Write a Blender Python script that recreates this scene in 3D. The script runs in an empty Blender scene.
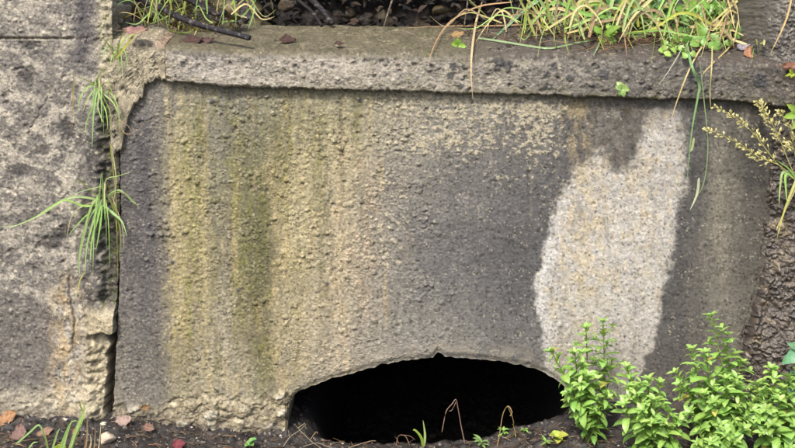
import bpy, math, random
import numpy as np
from mathutils import Vector, Matrix
random.seed(7); rng = np.random.default_rng(11)
SC = bpy.context.scene
COL = SC.collection
R = math.radians

# ------------------------------------------------------------------ camera frame
W0, H0, F0, DIST = 795.0, 448.0, 960.0, 2.4
PITCH, BETA = R(20), R(10)
FWD = np.array([0, math.cos(PITCH), -math.sin(PITCH)])
UPV = np.array([0, math.sin(PITCH), math.cos(PITCH)])
RGT = np.array([1.0, 0, 0])
ORG = np.array([0, 0, 0.5])
CAM = ORG - DIST * FWD
NRM = np.array([0, -math.cos(BETA), math.sin(BETA)])     # out of the wall, towards the viewer
TUP = np.array([0, math.sin(BETA), math.cos(BETA)])      # up along the leaning wall

def ray(px, py):
    px = np.asarray(px, float); py = np.asarray(py, float)
    a = (px - W0 / 2) / F0; b = (H0 / 2 - py) / F0
    return FWD + a[..., None] * RGT + b[..., None] * UPV

def P(px, py, d=0.0):
    """point of the plane lying d metres in front of the wall plane"""
    r = ray(px, py); d = np.asarray(d, float)
    k = ((ORG - CAM) @ NRM + d) / (r @ NRM)
    return CAM + k[..., None] * r

# wall coordinates (measured as photo pixels on the wall plane d=0) then pushed out along the normal
def Wp(px, py, d=0.0):
    return P(px, py, 0.0) + np.asarray(d, float)[..., None] * NRM

# ------------------------------------------------------------------ noise
def _h(ix, iy, s):
    n = (ix.astype(np.int64) * 374761393 + iy.astype(np.int64) * 668265263 + s * 1442695041) & 0xffffffff
    n = ((n ^ (n >> 13)) * 1274126177) & 0xffffffff
    n = ((n ^ (n >> 16)) * 2246822519) & 0xffffffff
    return ((n ^ (n >> 15)) & 0xffffff) / float(0x1000000)

def perlin(x, y, s=0):
    x = np.asarray(x, float); y = np.asarray(y, float); x, y = np.broadcast_arrays(x, y)
    ix = np.floor(x); iy = np.floor(y); fx = x - ix; fy = y - iy
    u = fx**3 * (fx * (fx * 6 - 15) + 10); v = fy**3 * (fy * (fy * 6 - 15) + 10)
    def g(dx, dy):
        a = _h(ix + dx, iy + dy, s) * 2 * np.pi
        return np.cos(a) * (fx - dx) + np.sin(a) * (fy - dy)
    a = g(0, 0); b = g(1, 0); c = g(0, 1); d = g(1, 1)
    return ((a + u * (b - a)) * (1 - v) + (c + u * (d - c)) * v) * 1.45

def fbm(x, y, o=4, s=0, gain=.5):
    t = 0; a = 1.0; n = 0; f = 1.0
    for k in range(o):
        t = t + a * perlin(x * f, y * f, s + k * 17); n += a; a *= gain; f *= 2.03
    return t / n

def worley(x, y, s=0):
    """F1, F2, random of the nearest cell"""
    x = np.asarray(x, float); y = np.asarray(y, float)
    ix = np.floor(x); iy = np.floor(y)
    f1 = np.full(x.shape, 9.0); f2 = np.full(x.shape, 9.0); r1 = np.zeros(x.shape)
    for dx in (-1, 0, 1):
        for dy in (-1, 0, 1):
            cx = ix + dx; cy = iy + dy
            d = np.hypot(cx + _h(cx, cy, s) - x, cy + _h(cx, cy, s + 5) - y)
            r = _h(cx, cy, s + 9); nearer = d < f1
            f2 = np.where(nearer, f1, np.minimum(f2, d)); r1 = np.where(nearer, r, r1); f1 = np.where(nearer, d, f1)
    return f1, f2, r1

def sst(a, b, x):
    t = np.clip((x - a) / (b - a), 0, 1); return t * t * (3 - 2 * t)

def lerp(a, b, t): return a + (b - a) * t

def lin(c):
    c = np.asarray(c, float) / 255.0
    return np.where(c <= .04045, c / 12.92, ((c + .055) / 1.055)**2.4)

EXPK = 0.62      # displayed value -> surface colour
def A(r, g, b): return lin((r, g, b)) * EXPK
def mixc(c, c2, m): return c + (np.asarray(c2) - c) * m[..., None]

def tab(px, knots):
    k = np.array(knots, float); return np.interp(px, k[:, 0], k[:, 1])

def axis(lo, f0, f1, hi, step, coarse=9):
    a = list(np.arange(f0, f1 + 1e-6, step)); g = step; x = f0
    L = []
    while x > lo: g = min(g * 1.35, coarse); x -= g; L.append(x)
    g = step; x = a[-1]; Rr = []
    while x < hi: g = min(g * 1.35, coarse); x += g; Rr.append(x)
    return np.array(L[::-1] + a + Rr)

def cap(f, r=.5): return np.sqrt(np.clip(1 - (f / r)**2, 0, 1))
def grain(x, y, s):
    """aggregate relief (about 0..3) and colour speckle (-1..1) of weathered concrete"""
    wx = x + .9 * perlin(x / 5, y / 5, s + 1); wy = y + .9 * perlin(x / 5, y / 5, s + 2)
    a1, _, r1 = worley(wx / 2.3, wy / 2.1, s + 3); a2, _, r2 = worley(wx / 4.0, wy / 3.4, s + 4); a3, e3, r3 = worley(wx / 7.6, wy / 6.4, s + 5)
    patchy = .35 + 1.5 * np.clip(fbm(x / 26, y / 22, 3, s + 6) + .35, 0, 1)
    d = .75 * cap(a1) * r1 + patchy * (.9 * cap(a2, .5) * sst(.55, .95, r2) + 1.9 * cap(a3, .40) * sst(.72, .97, r3)) + .75 * fbm(x / 5, y / 4.4, 4, s + 7, .85)
    sp = .9 * (r1 - .5) * sst(.7, .2, a1) + .7 * (r2 - .5) * sst(.7, .2, a2) + .55 * perlin(x / 3.1, y / 2.6, s + 8)
    cl = sst(-.15, .5, fbm(x / 30, y / 24, 3, s + 9)); b1, _, q1 = worley(wx / 1.9, wy / 1.7, s + 10)
    fle = (q1 > 1 - .16 * cl) * sst(.6, .3, b1); drk = sst(.14, .04, r1) * sst(.6, .35, a1)
    sp = sp + .55 * fbm(x / 9, y / 6, 3, s + 11, .7)
    return d, sp, fle, drk
def speckle(c, g, k=.42):
    d, sp, fle, drk = g
    c = c * np.clip(1 + k * sp, .35, 1.8)[..., None]
    c = c + (np.asarray(A(206, 196, 168)) - c) * (fle * .34)[..., None]
    return c * (1 - .45 * drk)[..., None]

# ------------------------------------------------------------------ objects
def tag(o, label=None, cat=None, group=None, kind=None):
    if label: o['label'] = label
    if cat: o['category'] = cat
    if group: o['group'] = group
    if kind: o['kind'] = kind
    return o

def empty(name, loc, label, cat, group=None):
    o = bpy.data.objects.new(name, None); COL.objects.link(o)
    o.empty_display_size = .05
    o.location = Vector([float(v) for v in loc]); return tag(o, label, cat, group)

def mesh_np(name, V, Fq, mat, parent=None, col=None, smooth=True, origin=None):
    V = np.asarray(V, np.float32).reshape(-1, 3)
    org = np.array(parent.location) if parent is not None else (np.zeros(3) if origin is None else np.asarray(origin))
    if parent is not None:
        q = parent
        while q.parent: q = q.parent; org = org + np.array(q.location)
    V = V - org.astype(np.float32)
    me = bpy.data.meshes.new(name)
    Fq = np.asarray(Fq, np.int32); n = len(Fq); k = Fq.shape[1]
    me.vertices.add(len(V)); me.vertices.foreach_set('co', V.ravel())
    me.loops.add(n * k); me.loops.foreach_set('vertex_index', Fq.ravel())
    me.polygons.add(n); me.polygons.foreach_set('loop_start', np.arange(0, n * k, k, dtype=np.int32))
    me.polygons.foreach_set('loop_total', np.full(n, k, np.int32))
    me.polygons.foreach_set('use_smooth', np.full(n, smooth))
    me.update(calc_edges=True)
    if col is not None:
        ca = me.color_attributes.new('stain', 'FLOAT_COLOR', 'POINT')
        c = np.ones((len(V), 4), np.float32); c[:, :3] = np.asarray(col).reshape(-1, 3)
        ca.data.foreach_set('color', c.ravel())
    me.materials.append(mat)
    o = bpy.data.objects.new(name, me); COL.objects.link(o)
    if parent is not None: o.parent = parent
    elif origin is not None: o.location = Vector([float(v) for v in origin])
    return o

def gridF(nr, nc, flip=False):
    i = np.arange(nr - 1)[:, None] * nc + np.arange(nc - 1)[None, :]
    f = np.stack([i, i + nc, i + nc + 1, i + 1], -1).reshape(-1, 4)
    return f[:, ::-1] if flip else f

class MB:
    """collects quads (with a colour per vertex) for ONE mesh object"""
    def __init__(s): s.V = []; s.F = []; s.C = []
    def add(s, V, F, c):
        b = len(s.V); s.V += [tuple(map(float, v)) for v in V]; s.F += [tuple(i + b for i in f) for f in F]
        s.C += [tuple(map(float, c))] * len(V)
    def build(s, name, mat, parent=None, smooth=True, origin=None):
        F = [f if len(f) == 4 else (f[0], f[1], f[2], f[2]) for f in s.F]
        me_f = [f[:3] if f[2] == f[3] else f for f in F]
        org = np.zeros(3)
        if parent is not None:
            q = parent
            while q: org = org + np.array(q.location); q = q.parent
        elif origin is not None: org = np.asarray(origin, float)
        V = [(v[0] - org[0], v[1] - org[1], v[2] - org[2]) for v in s.V]
        me = bpy.data.meshes.new(name); me.from_pydata(V, [], me_f)
        me.polygons.foreach_set('use_smooth', [smooth] * len(me.polygons))
        ca = me.color_attributes.new('stain', 'FLOAT_COLOR', 'POINT')
        c = np.ones((len(V), 4), np.float32); c[:, :3] = np.array(s.C, np.float32)
        ca.data.foreach_set('color', c.ravel())
        me.materials.append(mat); me.update()
        o = bpy.data.objects.new(name, me); COL.objects.link(o)
        if parent is not None: o.parent = parent
        elif origin is not None: o.location = Vector([float(v) for v in org])
        return o

# ------------------------------------------------------------------ materials
def new_mat(name):
    m = bpy.data.materials.new(name); m.use_nodes = True
    nt = m.node_tree; nt.nodes.clear(); return m, nt
def nd(nt, t, **k):
    n = nt.nodes.new(t)
    for a, v in k.items(): setattr(n, a, v)
    return n

def mat_stone(name, rough=(.7, .95), sp=.35, sc1=420, bump=.35, bd=.0012, spec=.35, sc2=150):
    m, nt = new_mat(name); L = nt.links.new
    out = nd(nt, 'ShaderNodeOutputMaterial'); b = nd(nt, 'ShaderNodeBsdfPrincipled')
    at = nd(nt, 'ShaderNodeAttribute', attribute_name='stain')
    tc = nd(nt, 'ShaderNodeTexCoord')
    n1 = nd(nt, 'ShaderNodeTexNoise'); n1.inputs['Scale'].default_value = sc1; n1.inputs['Detail'].default_value = 4; n1.inputs['Roughness'].default_value = .7
    n2 = nd(nt, 'ShaderNodeTexNoise'); n2.inputs['Scale'].default_value = sc2; n2.inputs['Detail'].default_value = 5; n2.inputs['Roughness'].default_value = .65
    L(tc.outputs['Object'], n1.inputs['Vector']); L(tc.outputs['Object'], n2.inputs['Vector'])
    mr = nd(nt, 'ShaderNodeMapRange'); mr.inputs['From Min'].default_value = .3; mr.inputs['From Max'].default_value = .7
    mr.inputs['To Min'].default_value = 1 - sp; mr.inputs['To Max'].default_value = 1 + sp
    L(n1.outputs['Fac'], mr.inputs['Value'])
    mx = nd(nt, 'ShaderNodeVectorMath', operation='SCALE')
    L(at.outputs['Color'], mx.inputs[0]); L(mr.outputs['Result'], mx.inputs['Scale'])
    L(mx.outputs['Vector'], b.inputs['Base Color'])
    rr = nd(nt, 'ShaderNodeMapRange'); rr.inputs['From Min'].default_value = .35; rr.inputs['From Max'].default_value = .65
    rr.inputs['To Min'].default_value = rough[0]; rr.inputs['To Max'].default_value = rough[1]
    L(n2.outputs['Fac'], rr.inputs['Value']); L(rr.outputs['Result'], b.inputs['Roughness'])
    b.inputs['Specular IOR Level'].default_value = spec
    ad = nd(nt, 'ShaderNodeMath', operation='MULTIPLY_ADD'); ad.inputs[1].default_value = .5
    L(n1.outputs['Fac'], ad.inputs[0]); L(n2.outputs['Fac'], ad.inputs[2])
    bp = nd(nt, 'ShaderNodeBump'); bp.inputs['Strength'].default_value = bump; bp.inputs['Distance'].default_value = bd
    L(ad.outputs[0], bp.inputs['Height']); L(bp.outputs['Normal'], b.inputs['Normal'])
    L(b.outputs[0], out.inputs['Surface']); return m

def mat_leaf(name, rough=.42, trans=.35, sp=.12, sc=260, spec=.45):
    m, nt = new_mat(name); L = nt.links.new
    out = nd(nt, 'ShaderNodeOutputMaterial'); b = nd(nt, 'ShaderNodeBsdfPrincipled'); tr = nd(nt, 'ShaderNodeBsdfTranslucent')
    at = nd(nt, 'ShaderNodeAttribute', attribute_name='stain'); tc = nd(nt, 'ShaderNodeTexCoord')
    n1 = nd(nt, 'ShaderNodeTexNoise'); n1.inputs['Scale'].default_value = sc; n1.inputs['Detail'].default_value = 3
    L(tc.outputs['Object'], n1.inputs['Vector'])
    mr = nd(nt, 'ShaderNodeMapRange'); mr.inputs['From Min'].default_value = .3; mr.inputs['From Max'].default_value = .7
    mr.inputs['To Min'].default_value = 1 - sp; mr.inputs['To Max'].default_value = 1 + sp
    L(n1.outputs['Fac'], mr.inputs['Value'])
    mx = nd(nt, 'ShaderNodeVectorMath', operation='SCALE'); L(at.outputs['Color'], mx.inputs[0]); L(mr.outputs['Result'], mx.inputs['Scale'])
    L(mx.outputs[0], b.inputs['Base Color']); L(mx.outputs[0], tr.inputs['Color'])
    b.inputs['Roughness'].default_value = rough; b.inputs['Specular IOR Level'].default_value = spec
    bp = nd(nt, 'ShaderNodeBump'); bp.inputs['Strength'].default_value = .25; bp.inputs['Distance'].default_value = .001
    L(n1.outputs['Fac'], bp.inputs['Height']); L(bp.outputs[0], b.inputs['Normal'])
    ms = nd(nt, 'ShaderNodeMixShader'); ms.inputs[0].default_value = trans
    L(b.outputs[0], ms.inputs[1]); L(tr.outputs[0], ms.inputs[2]); L(ms.outputs[0], out.inputs['Surface']); return m

M_CONC = mat_stone('weathered_concrete', (.5, .95), .42, 430, .7, .0014, .35)
M_WALL = mat_stone('rough_concrete', (.5, .95), .45, 400, .7, .0015, .35)
M_ROCK = mat_stone('wet_stone', (.32, .8), .36, 380, .6, .0018, .5)
M_SOIL = mat_stone('wet_soil', (.35, .85), .45, 380, .8, .002, .4)
M_DARK = mat_stone('dark_wet_concrete', (.8, .95), .3, 200, .2, .002, .05)
M_BARK = mat_stone('wet_bark', (.35, .8), .5, 300, 1.0, .003, .3)
M_LEAF = mat_leaf('green_leaf', .38, .42, .16, 200, .5)
M_GRASS = mat_leaf('grass_blade', .5, .3, .15, 200, .35)
M_DRY = mat_leaf('dry_plant', .7, .15, .22, 240, .25)

# ------------------------------------------------------------------ ground
CONTACT = [(-700, 400), (-300, 405), (0, 410), (60, 412), (120, 417), (160, 422), (200, 428), (250, 432), (285, 431), (300, 436), (318, 441), (345, 444), (470, 443),
           (505, 434), (540, 423), (575, 412), (610, 405), (650, 400), (700, 397), (760, 397), (795, 400), (1100, 404), (1500, 404)]
_cx = np.array([c[0] for c in CONTACT], float); _cp = Wp(_cx, np.array([c[1] for c in CONTACT], float))
def G0(x, y):
    zc = np.interp(x, _cp[:, 0], _cp[:, 2]); yc = -.5 * math.tan(BETA) + zc * math.tan(BETA)
    f = yc - y                                         # distance in front of the wall foot
    zfar = float(np.mean(_cp[:, 2])) - .06
    front = lerp(zc - np.clip(f, 0, .12) * .12, zfar, sst(.12, 1.6, f))
    ins = sst(-.78 + .53, -.70 + .53, x) * (1 - sst(.42, .50, x))
    b = np.clip(-f, 0, 3)
    back = zc - ins * (np.minimum(b, .35) * .8 + .012) * sst(0.0, .03, b)
    return np.where(f > 0, front, back)
def Gn(x, y):
    near = np.exp(-((np.hypot(x, y + .1)) / 3.0)**2)
    c1, c2, r = worley(x * 42 + perlin(x * 30, y * 30, 3), y * 42 + perlin(x * 30, y * 30, 4), 31)
    c3, _, r3 = worley(x * 95, y * 95, 33)
    h = .016 * fbm(x * 9, y * 9, 4, 21) + .011 * np.clip(.62 - c1, 0, 1) * (.4 + r) + .0045 * np.clip(.6 - c3, 0, 1) * (r3 > .45)
    return h * near + .05 * fbm(x * .5, y * .5, 3, 8) * sst(1.0, 4.0, np.hypot(x, y))
def G(x, y): return G0(x, y) + Gn(x, y)
def onG(px, py):
    r = ray(np.float64(px), np.float64(py)); ks = np.linspace(1.6, 3.4, 700)
    pts = CAM + ks[:, None] * r
    below = np.nonzero(pts[:, 2] < G0(pts[:, 0], pts[:, 1]))[0]
    k = below[0] if len(below) else -1
    p = pts[k].copy(); p[2] = float(G(p[0:1], p[1:2])[0]); return p

gx = axis(-40, -1.15, 1.15, 40, .0042, 2.5); gy = axis(-40, -.42, 1.3, 2.6, .0046, 2.5)
X, Y = np.meshgrid(gx, gy)
Z = G(X, Y)
wet = fbm(X * 14, Y * 14, 3, 44); gr = perlin(X * 180, Y * 180, 45); f1, f2, rr = worley(X * 130, Y * 130, 46)
gc = np.ones(X.shape + (3,)) * A(50, 46, 43)
gc = mixc(gc, A(28, 26, 24), sst(-.1, .4, wet)); gc = mixc(gc, A(80, 69, 58), sst(.15, .6, perlin(X * 30, Y * 30, 47)) * .6)
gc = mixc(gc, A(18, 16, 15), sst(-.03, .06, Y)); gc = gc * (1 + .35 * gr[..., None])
gc = mixc(gc, A(150, 140, 130), ((rr > .9) & (f1 < .34)) * .8 * sst(.05, -.02, Y))
nr, nc = X.shape
ground = mesh_np('ground', np.stack([X, Y, Z], -1), gridF(nr, nc, True), M_SOIL, None, gc)
tag(ground, 'dark wet crumbly soil at the foot of the walls', 'ground', kind='structure')

# ------------------------------------------------------------------ head wall: facing slab
hw_base = Wp(440., 430., 0.0)
headwall = empty('headwall', hw_base, 'stained grey concrete headwall slab with low arched dark opening at its foot', 'concrete wall')

JX = [(-300, 117), (40, 115), (100, 118), (160, 120), (205, 120.5), (280, 119), (330, 117), (380, 114), (420, 112), (500, 110)]
ARCH = [(284, 500), (286.5, 436), (287.5, 425), (288.5, 410), (290.5, 402), (294, 396.5), (301, 391), (321, 382.5), (345, 375.5), (367, 369.5), (385, 365), (399, 362), (418, 359.5), (433, 357.8),
        (435.5, 354), (438, 351.8), (441, 353.5), (445, 357), (452, 358), (470, 359), (488, 360.5), (505, 363), (520, 365.5), (535, 369.5), (546, 374), (556, 380),
        (566, 388), (578, 398), (588, 410), (592, 425), (595, 500)]
pxs = np.unique(np.round(np.concatenate([np.arange(0, 801 - 119, .7), np.arange(164, 176, .15)]), 3))                       # columns: distance from the joint
pyt = np.arange(70, 470, .7); rows = (pyt - 70) / (pyt[-1] - 70)
c0 = 119 + pxs
bot = np.minimum(pyt[-1], tab(c0, ARCH) + 1.1 * perlin(c0 / 7, 0 * c0, 2) * ((c0 > 291) & (c0 < 590)) + 1.3 * perlin(c0 / 17, 0 * c0, 12))
PY = np.where(pyt[:, None] < 338, pyt[:, None] + 0 * c0[None, :], 338 + (pyt[:, None] - 338) / (pyt[-1] - 338) * (bot[None, :] - 338))
jx = tab(PY, JX)
fade = np.clip(1 - pxs / 60, 0, 1)[None, :]
PX = c0[None, :] + (jx - 119 + .8 + 1.2 * perlin(PY / 9, PY * 0, 5)) * fade

def facing_fields(PX, PY):
    x, y = PX, PY
    # ---- colour
    xs = [118, 145, 165, 178, 195, 215, 235, 262, 285, 310, 345, 385, 430, 480, 520, 560, 600, 640, 680, 700, 722, 745, 780]
    T = {
     95: [(118,110,98),(118,110,104),(130,122,106),(146,137,112),(148,140,110),(136,129,108),(130,124,106),(140,134,102),(158,149,108),(162,153,112),(160,149,104),(150,141,112),(146,138,116),(146,139,121),(142,134,116),(134,126,108),(130,121,103),(122,114,100),(108,102,92),(104,99,89),(112,105,92),(95,89,79),(86,79,68)],
     125: [(112,105,99),(104,98,97),(130,122,100),(154,143,104),(152,142,96),(136,128,100),(130,123,92),(134,128,86),(160,149,98),(166,154,104),(166,152,100),(150,140,112),(140,133,116),(136,130,118),(126,121,111),(112,107,100),(118,110,97),(112,105,95),(98,93,86),(98,94,87),(122,114,97),(92,86,75),(86,79,67)],
     180: [(112,104,99),(100,94,95),(138,128,94),(165,150,98),(159,145,88),(140,131,92),(136,127,82),(118,111,70),(158,145,92),(171,156,108),(172,157,112),(144,134,114),(124,118,108),(118,113,107),(105,102,99),(99,96,94),(115,107,96),(110,103,93),(90,86,81),(96,92,85),(136,127,104),(92,86,74),(86,78,65)],
     260: [(118,109,101),(101,95,95),(134,122,94),(168,149,100),(161,144,92),(150,136,98),(147,133,82),(110,103,57),(166,149,102),(173,156,112),(168,151,115),(132,124,110),(111,107,103),(106,104,102),(94,93,94),(94,92,92),(96,92,88),(94,90,86),(88,84,80),(102,96,86),(132,122,100),(104,96,82),(98,90,75)],
     335: [(125,115,103),(110,103,97),(130,119,96),(158,141,100),(149,132,91),(157,143,108),(150,136,96),(126,115,72),(162,146,105),(166,150,114),(158,145,117),(141,133,117),(134,128,116),(119,115,108),(105,102,99),(116,112,107),(112,107,100),(105,100,93),(94,89,82),(110,103,90),(120,112,95),(112,103,88),(106,97,82)],
     395: [(136,126,108),(126,118,104),(134,124,103),(150,137,106),(147,133,100),(156,146,118),(150,139,110),(138,127,91),(152,138,108),(150,138,112),(148,137,115),(145,136,116),(142,134,117),(130,124,113),(120,114,104),(118,112,102),(115,108,98),(110,103,92),(104,97,86),(108,100,86),(112,103,88),(108,99,84),(100,92,78)],
    }
    # streaks run down the face: the sideways wander changes slowly with height
    xw = x + 9 * perlin(x / 34, y / 150, 61) + 4 * perlin(x / 11, y / 60, 62) + 3 * perlin(x / 6, y / 14, 63)
    yw = y + 22 * perlin(x / 16, y / 60, 64)
    ys = sorted(T)
    def tone(c):
        c = np.array(c, float); m_ = c.mean(); c = .62 * c + .38 * m_ * np.array((1.0, 1.0, .96)); return c * (m_ / 152.0)**.30
    tabl = np.array([[lin(tone(c)) * EXPK for c in T[k]] for k in ys])     # rows,x,3
    cols = [np.stack([np.interp(xw, xs, tabl[i, :, k]) for k in range(3)], -1) for i in range(len(ys))]
    c = cols[0]
    for i in range(1, len(ys)):
        t = np.clip((yw - ys[i - 1]) / (ys[i] - ys[i - 1]), 0, 1); c = c + (cols[i] - c) * t[..., None]
    left = 1 - sst(350, 420, x)
    # fine vertical streaking
    st = perlin(x / 6.5, y / 90, 65) + .8 * perlin(x / 3, y / 45, 66) + .8 * perlin(x / 14, y / 160, 60)
    c = c * (1 + .13 * st[..., None] * (.4 + .6 * left[..., None]))
    green = sst(.1, .7, perlin(x / 13, y / 80, 67)) * sst(168, 185, x) * (1 - sst(300, 345, x)) * .45
    c = mixc(c, A(112, 108, 60), green)
    och = sst(.2, .8, perlin(x / 10, y / 70, 68)) * sst(165, 180, x) * (1 - sst(380, 420, x)) * .4
    c = mixc(c, A(182, 162, 114), och)
    pink = sst(.15, .6, fbm(x / 22, y / 40, 3, 69)) * sst(330, 350, x) * (1 - sst(375, 400, x)) * sst(150, 210, y) * .35
    c = mixc(c, A(176, 144, 120), pink)
    # runs that start at drip points under the coping
    rr_ = np.random.default_rng(5); cbr = tab(x, COPB)
    for i in range(64):
        lft = i < 40; x0 = rr_.uniform(168, 385) if lft else rr_.uniform(385, 775); L_ = rr_.uniform(40, 300) if lft else rr_.uniform(30, 200); wd = rr_.uniform(1.0, 4.2)
        tp_ = rr_.uniform(0, 120) if i % 3 == 0 else 0
        cc = ((118, 112, 48), (84, 80, 56), (100, 96, 84), (188, 172, 128), (126, 116, 56), (96, 92, 62), (76, 72, 62))[int(rr_.integers(0, 7))] if lft else ((72, 70, 66), (86, 83, 76), (140, 132, 112), (66, 64, 60))[int(rr_.integers(0, 4))]
        am = rr_.uniform(.25, .6); mk = np.abs(x - x0) < 16; xm = x[mk]; ym = y[mk]
        q = (xm - x0 - 3.5 * perlin(ym / 40, 0 * ym + i, 400 + i) - 1.2 * perlin(ym / 9, 0 * ym + i, 470 + i)) / (wd * (1 + .4 * perlin(ym / 25, 0 * ym, 540 + i)))
        top = cbr[mk] + tp_
        k_ = sst(1.5, .4, np.abs(q)) * sst(0, 6, ym - top) * sst(L_, L_ * .35, ym - top)
        c[mk] = mixc(c[mk], A(*cc), k_ * am * sst(-.7, .3, perlin(xm / 2.2, ym / 7, 610 + i)))
    for (bx_, bw, bc_, ba, y0, y1) in ((176, 8, (160, 148, 92), .5, 120, 420), (190, 9, (134, 132, 66), .5, 125, 360), (205, 6, (170, 156, 104), .5, 150, 400), (221, 9, (112, 109, 98), .6, 90, 330), (226, 12, (158, 150, 128), .5, 270, 420), (240, 8, (116, 115, 54), .6, 110, 330),
            (257, 8, (98, 98, 48), .6, 140, 410), (262, 5, (72, 72, 44), .5, 160, 330), (277, 6, (180, 162, 112), .5, 130, 400), (300, 10, (172, 156, 108), .4, 110, 400), (318, 7, (140, 132, 72), .4, 90, 240), (338, 12, (186, 166, 126), .5, 130, 400), (366, 9, (176, 152, 122), .5, 140, 330), (150, 14, (84, 80, 78), .4, 110, 330)):
        q = (x - bx_ - 8 * perlin(y / 45, 0 * y + bx_, 671) - 2.5 * perlin(x / 5, y / 12, 672)) / bw
        k_ = np.exp(-q * q) * sst(y0 - 15, y0 + 35, y) * sst(y1 + 20, y1 - 40, y) * sst(-.28, .34, fbm(x / 8, y / 17, 5, int(673 + bx_), .7))
        c = mixc(c, A(*bc_), k_ * ba)
    tp2 = sst(175, 120, y + 20 * perlin(x / 18, 0 * x, 680)) * sst(168, 200, x) * sst(420, 380, x) * sst(-.2, .4, fbm(x / 8, y / 7, 5, 681, .65)); c = mixc(c, A(98, 96, 80), tp2 * .5)
    # damp dark stain at the middle and under the ledge
    dk = sst(-.25, .35, fbm(x / 34, y / 60, 4, 650) + .5 * np.exp(-((x - 520) / 45)**2) - .5 * sst(470, 400, x)) * sst(395, 430, x) * sst(640, 590, x) * sst(350, 300, y + 20 * perlin(x / 20, 0 * x, 651))
    c = mixc(c, A(82, 80, 77), dk * .32)
    alg = sst(.15, .5, fbm(x / 7, y / 16, 5, 652, .62) + .12) * sst(166, 184, x) * sst(345, 300, x) * lerp(.35, 1, sst(.0, .5, perlin(x / 16, y / 110, 653) + .3 * np.exp(-((x - 258) / 14)**2) + .2))
    c = mixc(c, A(104, 102, 40), alg * .5)
    # ---- relief
    wr = lerp(1.0, .12, sst(375, 520, x + 40 * perlin(x / 50, y / 50, 71))) + .35 * (1 - sst(100, 190, y)) * sst(380, 430, x) * (1 - sst(560, 640, x))
    wr = np.clip(wr, 0, 1) * lerp(1, .72, sst(250, 330, y))
    wx = x + 3 * perlin(x / 9, y / 7, 72); wy = y + 2.5 * perlin(x / 8, y / 6, 73)
    GR = grain(x, y, 700)
    g1, g2, rg = worley(x / 3.4, y / 3.1, 77)
    crk = 1 - 2 * np.abs(perlin(wx / 8, wy / 4.4, 74))
    d = (.14 + .86 * wr * lerp(.35, 1.25, sst(-.35, .35, fbm(x / 38, y / 34, 3, 660)))) * .0023 * GR[0] + wr * .0004 * crk + .0055 * fbm(x / 70, y / 60, 4, 78)
    # pits
    p1, _, rp = worley(x / 11, y / 10, 80)
    pit = sst(.26, .10, p1) * (rp > .88); d = d - .0030 * pit * (.4 + .6 * wr)
    c = mixc(c, A(84, 77, 68), pit * .45)
    # pale flaked remains of a render coat, proud of the dark face
    fz = fbm(x / 6.5, y / 5, 4, 81, .7) + .35 * fbm(x / 40, y / 30, 2, 82)
    zone = sst(360, 400, x) * (1 - sst(540, 600, x)) * (1 - sst(120, 235, y + 25 * perlin(x / 45, y / 45, 83)))
    zone = np.maximum(zone, .55 * sst(360, 385, x) * (1 - sst(400, 440, x)) * (1 - sst(250, 340, y)))
    fl = sst(.15, .27, fz + .45 * (zone - .6)) * (zone > .03)
    c = mixc(c, A(178, 168, 140), fl * .72); d = d + .0014 * fl
    fl2 = sst(.50, .58, fbm(x / 4.5, y / 3.5, 3, 84) + .1) * (.35 + .65 * left) * (1 - sst(640, 700, x))
    c = mixc(c, A(196, 184, 146), fl2 * .45); d = d + .0007 * fl2
    # ---- pale patch
    poly = np.array([(652,107),(660,104),(672,104),(680,107),(682,130),(685,160),(686,185),(680,203),(675,215),(674,240),(671,258),(666,280),(662,297),(657,325),(652,349),(645,362),(636,380),(628,412),(560,412),(546,380),(542,339),(536,303),(534,284),(541,266),(548,232),(557,200),(565,187),(574,171),(586,164),(592,160),(597,151),(603,154),(607,168),(616,174),(629,164),(637,155),(641,142),(646,122)], float)
    qx = x + 3.5 * perlin(x / 14, y / 14, 91) + 2.6 * perlin(x / 5, y / 5, 92); qy = y + 5 * perlin(x / 12, y / 16, 93) + 2.5 * perlin(x / 5, y / 5, 94)
    sd = np.full(x.shape, 1e9); ins = np.zeros(x.shape, bool)
    for i in range(len(poly)):
        a = poly[i - 1]; b = poly[i]; e = b - a
        tt = np.clip(((qx - a[0]) * e[0] + (qy - a[1]) * e[1]) / (e @ e), 0, 1)
        sd = np.minimum(sd, np.hypot(qx - a[0] - tt * e[0], qy - a[1] - tt * e[1]))
        cr = ((a[1] > qy) != (b[1] > qy)); 
        xi = a[0] + (qy - a[1]) / (b[1] - a[1] + 1e-9) * e[0]; ins ^= cr & (qx < xi)
    sd = np.where(ins, sd, -sd)
    fz_ = lerp(3.0, 9, sst(230, 130, y)) + 3 * sst(655, 670, x); m = sst(-fz_, fz_, sd + fz_ * 1.1 * fbm(x / 5, y / 6, 4, 90, .7)) * lerp(.45, 1, sst(100, 135, y)) * lerp(1, .86, sst(0, .5, fbm(x / 13, y / 12, 3, 89)))
    edge = np.exp(-(sd / 9)**2) * sst(-3, 3, sd)
    pc = np.ones(x.shape + (3,)) * A(174, 170, 160)
    pc = mixc(pc, A(182, 166, 128), .75 * sst(.0, .6, fbm(x / 16, y / 26, 3, 95) + .25 * np.exp(-((x - 580) / 30)**2) + .3 * np.exp(-((x - 638) / 14)**2 - ((y - 180) / 40)**2)) * .55)
    pc = mixc(pc, A(150, 144, 134), sst(.1, .5, fbm(x / 25, y / 25, 3, 97)) * .5)
    pc = mixc(pc, A(190, 188, 182), np.exp(-((sd - 4) / 7)**2) * sst(600, 560, x) * sst(170, 230, y) * .8); pc = mixc(pc, A(184, 168, 130), sst(.05, .4, fbm(x / 9, y / 11, 4, 670, .65) + .2 * np.exp(-((x - 585) / 22)**2)) * sst(330, 280, y) * .5)
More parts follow.
